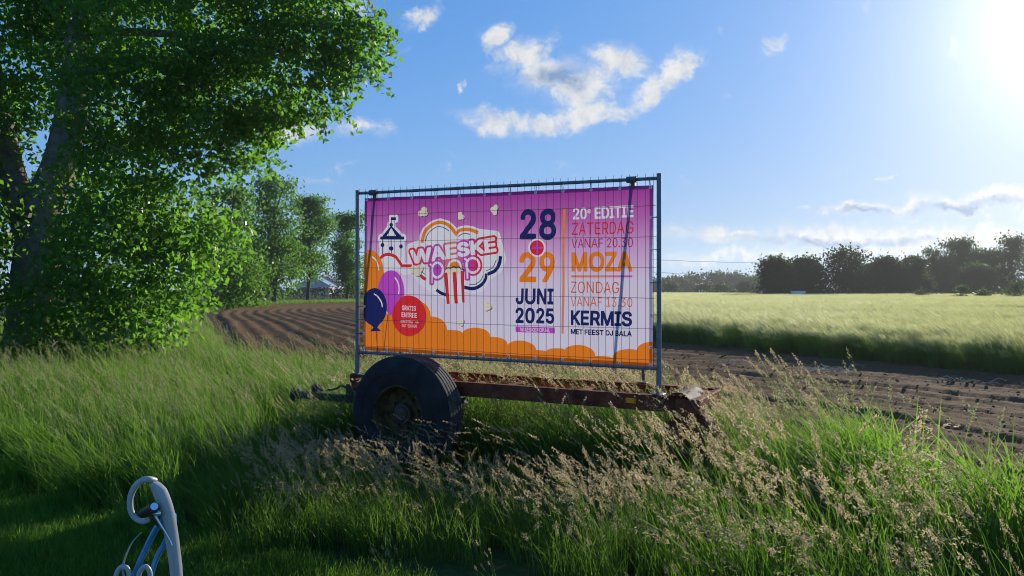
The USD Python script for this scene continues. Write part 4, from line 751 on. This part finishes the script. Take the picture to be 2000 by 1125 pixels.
# ------------------------------------------------------------------ the cycle handlebar in the lower left corner
def handlebar():
    Yh = 2.2; t = thing('cycle_handlebar', 'grey curled cycle handlebar with dark grip and blue tubes standing by the mown grass', 'handlebar', (at(335, Yh), Yh, -.1))
    p = lambda px, py, dy=0.0: np.array([at(px, Yh + dy), Yh + dy, hz(py, Yh + dy)])
    loop = catmull([p(303, 939, .02), p(288, 936), p(272, 942), p(260, 957), p(254, 978), p(257, 1001), p(267, 1014), p(280, 1018), p(291, 1015, .01)], 7)
    obj('curled_bar', MB().tube(loop, np.linspace(.0088, .0074, len(loop)), 14).get(), m_grey, t, 60)
    # tapered guard: a channel that widens downwards
    cl = catmull([p(292, 946), p(305, 965), p(318, 1000), p(327, 1045), p(333, 1085), p(338, 1130), p(344, 1240), p(352, 1480), p(356, 1940)], 7); k = len(cl); u = np.linspace(0, 1, k)
    wd = np.interp(np.arange(k), [0, 7, 14, 28, 42, k], [.020, .036, .036, .032, .030, .026]); v = []; prof = [(-1, .022), (-.62, .006), (-.1, .001), (.4, 0), (.82, .004), (1, .012), (.82, .009), (.4, .006), (-.1, .007), (-.62, .012), (-.95, .026)]
    for i in range(k):
        T = cl[min(i+1, k-1)] - cl[max(i-1, 0)]; T /= np.linalg.norm(T); side = np.cross([0, 1.0, 0], T); side = -side if side[0] < 0 else side
        for a, d in prof: v.append(cl[i] + side*a*wd[i]*.62 + np.array([0, 1.0, 0])*d*1.6)
    n = len(prof); f = [[i*n+j, i*n+(j+1) % n, (i+1)*n+(j+1) % n, (i+1)*n+j] for i in range(k-1) for j in range(n)]
    gm_ = trimesh.Trimesh(*meshkit.arrays((np.array(v), np.array(f)))[:2], process=False); gm_.fix_normals(); obj('guard', gm_, m_grey, t, 60)
    obj('grip', MB().tube(np.array([p(278, 1004, .10), p(290, 996, .03), p(300, 990, -.02)]), .0125, 14).get(), m_black, t, 50)
    obj('grip_cap', MB().tube(np.array([p(300, 990, -.02), p(301.5, 989, -.026)]), .0098, 16).get(), m_silver, t, 50)
    obj('lever_clamp', MB().tube(np.array([p(300, 1004, .02), p(309, 1002, -.01)]), .008, 10).mesh(trimesh.Trimesh(*(lambda s: (s.vertices*.0075 + p(309, 1003, -.012), s.faces))(trimesh.creation.icosphere(2)), process=False)).get(), m_silver, t, True)
    obj('brake_lever', MB().tube(catmull([p(303, 1007), p(312, 1022), p(322, 1038), p(330, 1052), p(336, 1066)], 5), np.linspace(.0048, .0026, 21), 8).get(), m_silver, t, 60)
    obj('brake_housing', MB().tube(catmull([p(300, 1003, .01), p(304, 1014, .01), p(311, 1026, .01)], 5), np.linspace(.010, .006, 11), 10).get(), m_black, t, 60)
    obj('brake_cable', MB().tube(catmull([p(276, 1040, .03), p(258, 1060, .03), p(246, 1085, .02), p(240, 1110, .02), p(247, 1135, .02), p(290, 1190, .02), p(335, 1170, .03), p(349, 1125, .02), p(346, 1085, .02)], 7), np.interp(np.linspace(0, 1, 57), [0, .35, 1], [.0008, .0030, .0032]), 7).get(), m_grey, t, 60)  # a thin tapered grass stalk, drawn in grey among the handlebar parts
    for pts, r_ in (([p(338, 1003, .05), p(332, 1000, .05), p(326, 1008, .05), p(305, 1033, .05), p(282, 1078, .05), p(262, 1125, .05), p(240, 1185, .05), p(225, 1300, .05)], .0085), ([p(338, 1003, .05), p(340, 1014, .05), p(338, 1028, .05), p(322, 1060, .06), p(306, 1090, .06), p(294, 1130, .05), p(286, 1190, .05), p(275, 1320, .05)], .0075)):
        c_ = catmull(pts, 6); obj('frame_tube', MB().tube(c_, r_, 12).get(), m_bluepaint, t, 60)
    for a, b in ((228, 252), (272, 293)):
        c_ = catmull([p(a - 4, 1140), p(a, 1120), p(a + 8, 1108), p(b - 6, 1108), p(b, 1120), p(b + 1, 1150)], 5); obj('stay_loop', MB().tube(c_, .0065, 10).get(), m_grey, t, 60)
    obj('steering_tube', MB().tube(np.array([p(250, 1290, .05), p(300, 1560, .05), p(330, 1720, .06)]), .018, 12).get(), m_bluepaint, t, 60)
    cx = p(356, 1760, .06); cx[2] = .23; th = np.linspace(0, 2*PI, 49); wh = sub('wheel', t)
    dirn = np.array([.9, .43, 0]); obj('tyre', MB().tube(cx + .31*np.cos(th)[:, None]*dirn + .31*np.sin(th)[:, None]*np.array([0, 0, 1.0]), .021, 9, False).get(), m_black, wh, True)
    obj('rim', MB().tube(cx + .285*np.cos(th)[:, None]*dirn + .285*np.sin(th)[:, None]*np.array([0, 0, 1.0]), .010, 7, False).get(), m_silver, wh, True)
    for k_ in range(14):
        a = k_*2*PI/14; obj('spoke', MB().tube(np.array([cx, cx + .283*(math.cos(a)*dirn + math.sin(a)*np.array([0, 0, 1.0]))]), .0016, 4).get(), m_silver, wh)
    obj('fork', MB().tube(np.array([p(330, 1720, .06), cx + [-.03, -.05, .2], cx + [0, -.045, 0]]), .011, 9).get(), m_bluepaint, t, 60)
handlebar()

# ------------------------------------------------------------------ grass, barley, clods
tall = [tuft(10 + i, 55, (.38, .80), 3, (.72, 1.08), .17, (.15, .5, .3, .42, .22, .6)[i], wb=(.007, .011, .009, .012, .008, .010)[i]) for i in range(6)]
leafy_ = [tuft(30 + i, 62, (.40, .82), 1, (.7, .95), .18, (.2, .5, .32, .1, .42)[i], wb=(.009, .013, .008, .015, .011)[i], fresh=i != 2) for i in range(5)]
plume = [tuft(50 + i, 36, (.32, .66), 7, (.58, 1.02), .17, (.2, .45, .3, .1, .38)[i], wb=.009, headlen=(.16, .12, .18, .14, .2)[i], spread=(.030, .018, .036, .022, .04)[i], nfl=(64, 70, 54, 60, 50)[i], fl=(.0062, .005, .0068, .0056, .0072)[i], nod=(.7, .3, .9, .5, 1.0)[i], seed_m=m_seed) for i in range(5)]
low_ = [tuft(70 + i, 80, (.05, .13), 0, rad=.20, lean=.1, wb=.005, droop=.5, fresh=i == 2) for i in range(4)]
def shade_line(x, y): return True
r = np.random.default_rng(5)
TRAIL = Polygon([tuple(W(a, b, 0)[:2]) for a, b in ((-.15, .5), (3.7, .16), (3.75, -.9), (-.15, -.9))])
WHEEL = Polygon([tuple(W(a, b, 0)[:2]) for a, b in ((.22, .55), (1.46, .55), (1.46, .02), (.22, .02))])
def zg(x, y): return ground_z(x, y)
def mk(poly, n, bx, dens=None):
    x, y = scatter(poly, n, bx, r, dens); k = in_view(x, y) & ~shapely.contains_xy(WHEEL, x, y); return x[k], y[k]
near = (-9, 1.5, 7, 13)
nz = lambda x, y, s, sd: meshkit.fbm(np.c_[x*s, y*s, 0*x], 3, sd)
groups = {'tall': [], 'leaf': [], 'plume': []}
x, y = mk(VERGEP, 5200, near); q = nz(x, y, .55, 21) + .16*np.clip((x + 1.9 + .12*(y - 4))/1.6, -1, .5) - .01
gap = nz(x, y, 1.1, 41); k = (gap > .44) | (r.uniform(0, 1, len(x)) < .22); o_ = (x - A0[0])*N[0] + (y - A0[1])*N[1]; sa_ = (x - A0[0])*D[0] + (y - A0[1])*D[1]
k &= ~((o_ > -.06) & (o_ < 1.5) & (sa_ > 1.2) & (sa_ < 3.9) & (r.uniform(0, 1, len(x)) < .92)); x, y, q = x[k], y[k], q[k]
isp = (q > .50) & (x > -1.9 - .05*(y - 4))
for nm, k in (('plume', isp), ('tall', ~isp & (q > .43)), ('leaf', ~isp & (q <= .43))): groups[nm].append(np.c_[x[k], y[k], r.uniform(.68, 1.15, k.sum())])
x, y = scatter(TRAIL.buffer(.5).union(Polygon([tuple(W(a, b, 0)[:2]) for a, b in ((-.3, -.05), (4.2, -.05), (4.2, -2.3), (-.3, -2.3))])), 2600, (-4, 5, 4, 13), r); ok_ = ((x - A0[0])*N[0] + (y - A0[1])*N[1] < -.08) & shapely.contains_xy(VERGEP, x, y); x, y = x[ok_], y[ok_]
groups['leaf'].append(np.c_[x[::2], y[::2], r.uniform(.85, 1.05, len(x[::2]))]); groups['tall'].append(np.c_[x[1::2], y[1::2], r.uniform(.8, 1.0, len(x[1::2]))])
x, y = mk(VERGEP, 6500, (-24, 9, 2, 30)); k = y > 9; x, y = x[k], y[k]; q = nz(x, y, .5, 22)
for nm, k in (('tall', q > .47), ('leaf', q <= .47)): groups[nm].append(np.c_[x[k], y[k], r.uniform(.85, 1.2, k.sum())])
def size_of(x, y, s):
    tr = shapely.contains_xy(TRAIL, x, y); o = (x - A0[0])*N[0] + (y - A0[1])*N[1]; sa = (x - A0[0])*D[0] + (y - A0[1])*D[1]
    e = np.clip(shapely.distance(ML, shapely.points(x, y)) / .5, .35, 1); # trampled and shaded in front of the trailer, rank between its beams
    shy = np.clip((o - .05)/.2, 0, 1) * np.clip((3.3 - o)/.8, 0, 1) * np.clip((sa + .5)/.7, 0, 1) * np.clip((4.0 - sa)/.5, 0, 1); cap = np.clip(.34 + .17*(o - .3), .32, .8) * (.85 + .4*nz(x, y, 1.7, 31))
    right = np.clip((sa - 4.1)/.6, 0, 1) * np.clip((y - 3.5)/2, 0, 1)
    s = s * (1 + .22*right)
    return np.where(tr & (o < -.06), s*1.16, s*(1 - shy) + np.minimum(s, cap)*shy) * e
for nm, protos, name, lab in (('tall', tall, 'flowering_grass', 'tall flowering grass of the verge, leaning to the left'), ('leaf', leafy_, 'tall_green_grass', 'tall bright green grass of the verge'), ('plume', plume, 'seeding_grass', 'grass with dense pinkish tan seed heads in the foreground')):
    a = np.vstack(groups[nm]); s = size_of(a[:, 0], a[:, 1], a[:, 2])
    instancer(name, protos, np.c_[a[:, 0], a[:, 1], zg(a[:, 0], a[:, 1])], np.c_[s, s, s], r.normal(0, 1.0 if nm == 'plume' else .6, len(a)), label=lab, cat='grass')
# single stems that stand out before the shaded gap under the trailer
stem = [[('seed_heads', (lambda t_: (t_[2], t_[3]))(st0), m_seed), ('blades', MB().add(st0[0], st0[1]).add(*blades(7, np.random.default_rng(200 + i), .3, .6, .011, .05, .3, .5)).get(), m_blade2)] for i in range(5) for st0 in [stalks(3, np.random.default_rng(180 + i), .75, 1.1, .05, .42, .2, .02, 34, .0085, 1.1)]]
u_, v_ = r.uniform(1.3, 3.9, 46), r.uniform(.5, 2.4, 46); pp = W(u_, v_, 0)
instancer('arching_stems', stem, np.c_[pp[:, 0], pp[:, 1], zg(pp[:, 0], pp[:, 1])], np.repeat(r.uniform(.55, .85, (46, 1)), 3, 1), r.normal(0, .7, 46), label='pale arching grass stems before the dark gap under the trailer', cat='grass')
x, y = scatter(MOWNP.buffer(.25), 9000, (-7, 1.4, 2.5, 9), r); k = in_view(x, y); x, y = x[k], y[k]; s = r.uniform(.6, 1.2, len(x))
instancer('lawn_grass', low_, np.c_[x, y, zg(x, y) + .01], np.c_[s, s, s], r.uniform(0, 6, len(x)), label='short mown grass in the lower left corner', cat='grass')
# the far grass strip between the soil and the row of trees
far_t = [tuft(90 + i, 26, (.3, .6), 0, rad=.5, lean=.4, wb=.03, fresh=True) for i in range(3)]
ring_ = VL.buffer(9).difference(FIELD).difference(VL.buffer(.5))
x, y = scatter(ring_, 9000, (-36, 28, 8, 130), r); k = in_view(x, y) & (x < 2); x, y = x[k], y[k]; s = r.uniform(.6, 1.1, len(x))
instancer('far_grass', far_t, np.c_[x, y, zg(x, y)], np.c_[s*1.4, s*1.4, s], r.uniform(-.5, .5, len(x)), label='pale green grass strip between the soil and the far row of trees', cat='grass')

def barley_tuft(seed, n, h0, h1, rad, awn=.11, k=1.0):
    r_ = np.random.default_rng(seed); mb = MB().add(*blades(int(n*1.3), r_, .35*h1, .8*h1, .011*k, rad, .3, .3)); ears = MB()
    a = r_.uniform(0, 2*PI, n); rr = rad*np.sqrt(r_.uniform(0, 1, n)); b = np.c_[rr*np.cos(a), rr*np.sin(a), np.zeros(n)]; h = r_.uniform(h0, h1, n)
    t_ = np.linspace(0, 1, 5)[None, :, None]; H = h[:, None, None]; lean = (WIND * r_.uniform(.05, .30, n)[:, None] + r_.normal(size=(n, 3))*[.06, .06, 0])[:, None]*H
    Pp = b[:, None] + lean*t_**2 + np.array([0, 0, 1.0])*H*t_; sd = r_.uniform(0, 2*PI, n); side = np.c_[np.cos(sd), np.sin(sd), np.zeros(n)]
    mb.add(*ribbons(Pp, np.full((n, 5), .006*k), side))
    dirs = Pp[:, -1] - Pp[:, -2]; dirs /= np.linalg.norm(dirs, axis=1, keepdims=True); dirs = dirs + WIND*r_.uniform(.2, 1.0, n)[:, None]; dirs /= np.linalg.norm(dirs, axis=1, keepdims=True)
    e0 = Pp[:, -1]; e1 = e0 + dirs*.08
    for m_, (w_, ln) in enumerate(((.011*k, .0),)):
        ears.add(*ribbons(np.stack([e0, e0 + dirs*.03, e1, e1 + dirs*.03], 1), np.full((n, 4), w_), side))
    na = 4
    d2 = np.repeat(dirs, na, 0) + r_.normal(size=(n*na, 3))*.20; s0 = np.repeat(e0 + dirs*.03, na, 0)
    ears.add(*ribbons(np.stack([s0, s0 + d2*awn*.8, s0 + d2*awn*1.5], 1), np.full((n*na, 3), .0030*k), np.repeat(side, na, 0)))
    return [('stems', mb.get(), m_barley), ('ears', ears.get(), m_ear)]
bt = [barley_tuft(110 + i, 26, .74, .92, .20) for i in range(5)]; bt2 = [barley_tuft(120 + i, 30, .76, .92, .42, .13, 1.9) for i in range(4)]; bt3 = [barley_tuft(130 + i, 30, .78, .92, .85, .2, 3.6) for i in range(3)]
bd = lambda x, y: shapely.distance(LineString(BL), shapely.points(x, y))
def wavy(x, y): return bd(x, y) > np.clip(2.2 * (meshkit.fbm(np.c_[x*.75, y*.75, 0*x], 2, 9) - .38), 0, 1.2)
x, y = scatter(BARLEY, 30000, (-4, 9, 24, 46), r); k = in_view(x, y, .2) & wavy(x, y) & (y < 46); x, y = x[k], y[k]
kk = (bd(x, y) < 3) | (r.uniform(0, 1, len(x)) < .8); x, y = x[kk], y[kk]; s = (r.uniform(.88, 1.08, len(x)) + .16*(nz(x, y, .5, 4) - .5)) * (.84 - .14*np.clip(1 - bd(x, y)/1.2, 0, 1))
xe, ye = scatter(BARLEY, 26000, (2, 12, 14, 34), r); de = bd(xe, ye); ke = (de < .75) & (nz(xe, ye, 1.1, 51) > .45) & (r.uniform(0, 1, len(xe)) < .8); xe, ye = xe[ke], ye[ke]
x, y, s = np.r_[x, xe], np.r_[y, ye], np.r_[s, r.uniform(.42, .72, len(xe))]
instancer('barley', bt, np.c_[x, y, 0*x], np.c_[s, s, s], r.uniform(-.4, .4, len(x)), label='near edge of the ripening barley field, awns swept to the left', cat='crop')
x, y = scatter(BARLEY, 26000, (-10, 44, 60, 100), r); k = in_view(x, y, .1) & (y > 45); x, y = x[k], y[k]; s = (r.uniform(.9, 1.06, len(x)) + .12*(nz(x, y, .25, 4) - .5)) * .84
instancer('barley', bt2, np.c_[x, y, 0*x], np.c_[s, s, s], r.uniform(-.4, .4, len(x)), label='middle of the pale green barley field', cat='crop')
x, y = scatter(BARLEY, 16000, (-10, 90, 70, 152), r); k = in_view(x, y, .1) & (y > 98); x, y = x[k], y[k]; s = r.uniform(.92, 1.04, len(x)) * .84
instancer('barley', bt3, np.c_[x, y, 0*x], np.c_[s, s, s], r.uniform(-.4, .4, len(x)), label='far part of the pale green barley field', cat='crop')
cz = lambda x, y: .50 + .10*(nz(x, y, .8, 14) - .5) - .75*np.clip(1 - (bd(x, y) - np.clip(2.2 * (meshkit.fbm(np.c_[x*.75, y*.75, 0*x], 2, 9) - .38), 0, 1.2))/.9, 0, 1)
tag(obj('barley_canopy', polar_grid(np.geomspace(9, 165, 170), np.radians(np.linspace(-10, 62, 240)), cz, inside(BARLEY.buffer(-.15))), m_canopy, None, True), 'dense stalks below the ears of the barley field', 'crop', None, 'stuff')

def lump(seed):
    m = trimesh.creation.icosphere(1); m.vertices *= (.72 + .6*meshkit.noise(m.vertices*1.6 + seed, seed))[:, None] * np.array([1, .85, .62]); return [('clod', m, m_clod)]
x, y = scatter(FIELD.difference(BARLEY), 60000, (-14, 6, 14, 34), r); k = in_view(x, y) & (r.uniform(0, 1, len(x)) < np.clip(10/np.hypot(x, y), .2, 1)); x, y = x[k], y[k]
s = .006 + .015*r.uniform(0, 1, len(x))**7 * np.clip(np.hypot(x, y)/9, 1, 2); rz = soil_z(x, y)
instancer('soil_clods', [lump(i) for i in range(6)], np.c_[x, y, rz + s*.15], np.c_[s, s, s], r.uniform(0, 6, len(x)), label='crumbled clods of earth lying on the ploughed field', cat='soil')
st_ = MB(); rr_ = np.random.default_rng(8)
for cx_, cy_, n_ in ((5.0, 18.6, 12), (6.3, 17.0, 30), (8.0, 15.0, 10), (9.2, 14.2, 10)):
    for _ in range(n_):
        a, b = cx_ + rr_.normal()*.30, cy_ + rr_.normal()*.22; an = rr_.normal()*.5 + .2; L = rr_.uniform(.1, .38); z = float(soil_z(np.array([a]), np.array([b]))[0]) + .03
        st_.tube([(a, b, z), (a + L*.5*math.cos(an), b + L*.5*math.sin(an), z + rr_.uniform(.01, .07)), (a + L*math.cos(an), b + L*math.sin(an), z + .01)], .007, 4)
tag(obj('dry_straw', st_.get(), m_straw), 'scattered dry straw on the soil before the barley edge', 'straw', None, 'stuff')

# ------------------------------------------------------------------ the evening air
m_haze = usdkit.material(stage, '/World/Looks/evening_haze', {'v': ('principled_volume', {'color': (.86, .90, .95), 'density': .00018, 'anisotropy': .55})}, [], volume='v.volume')
hb = trimesh.creation.box((1860, 1860, 42.0)); hb.vertices += [0, 0, 42.0/2 - 1.4]
tag(obj('haze', hb, m_haze), kind='stuff')
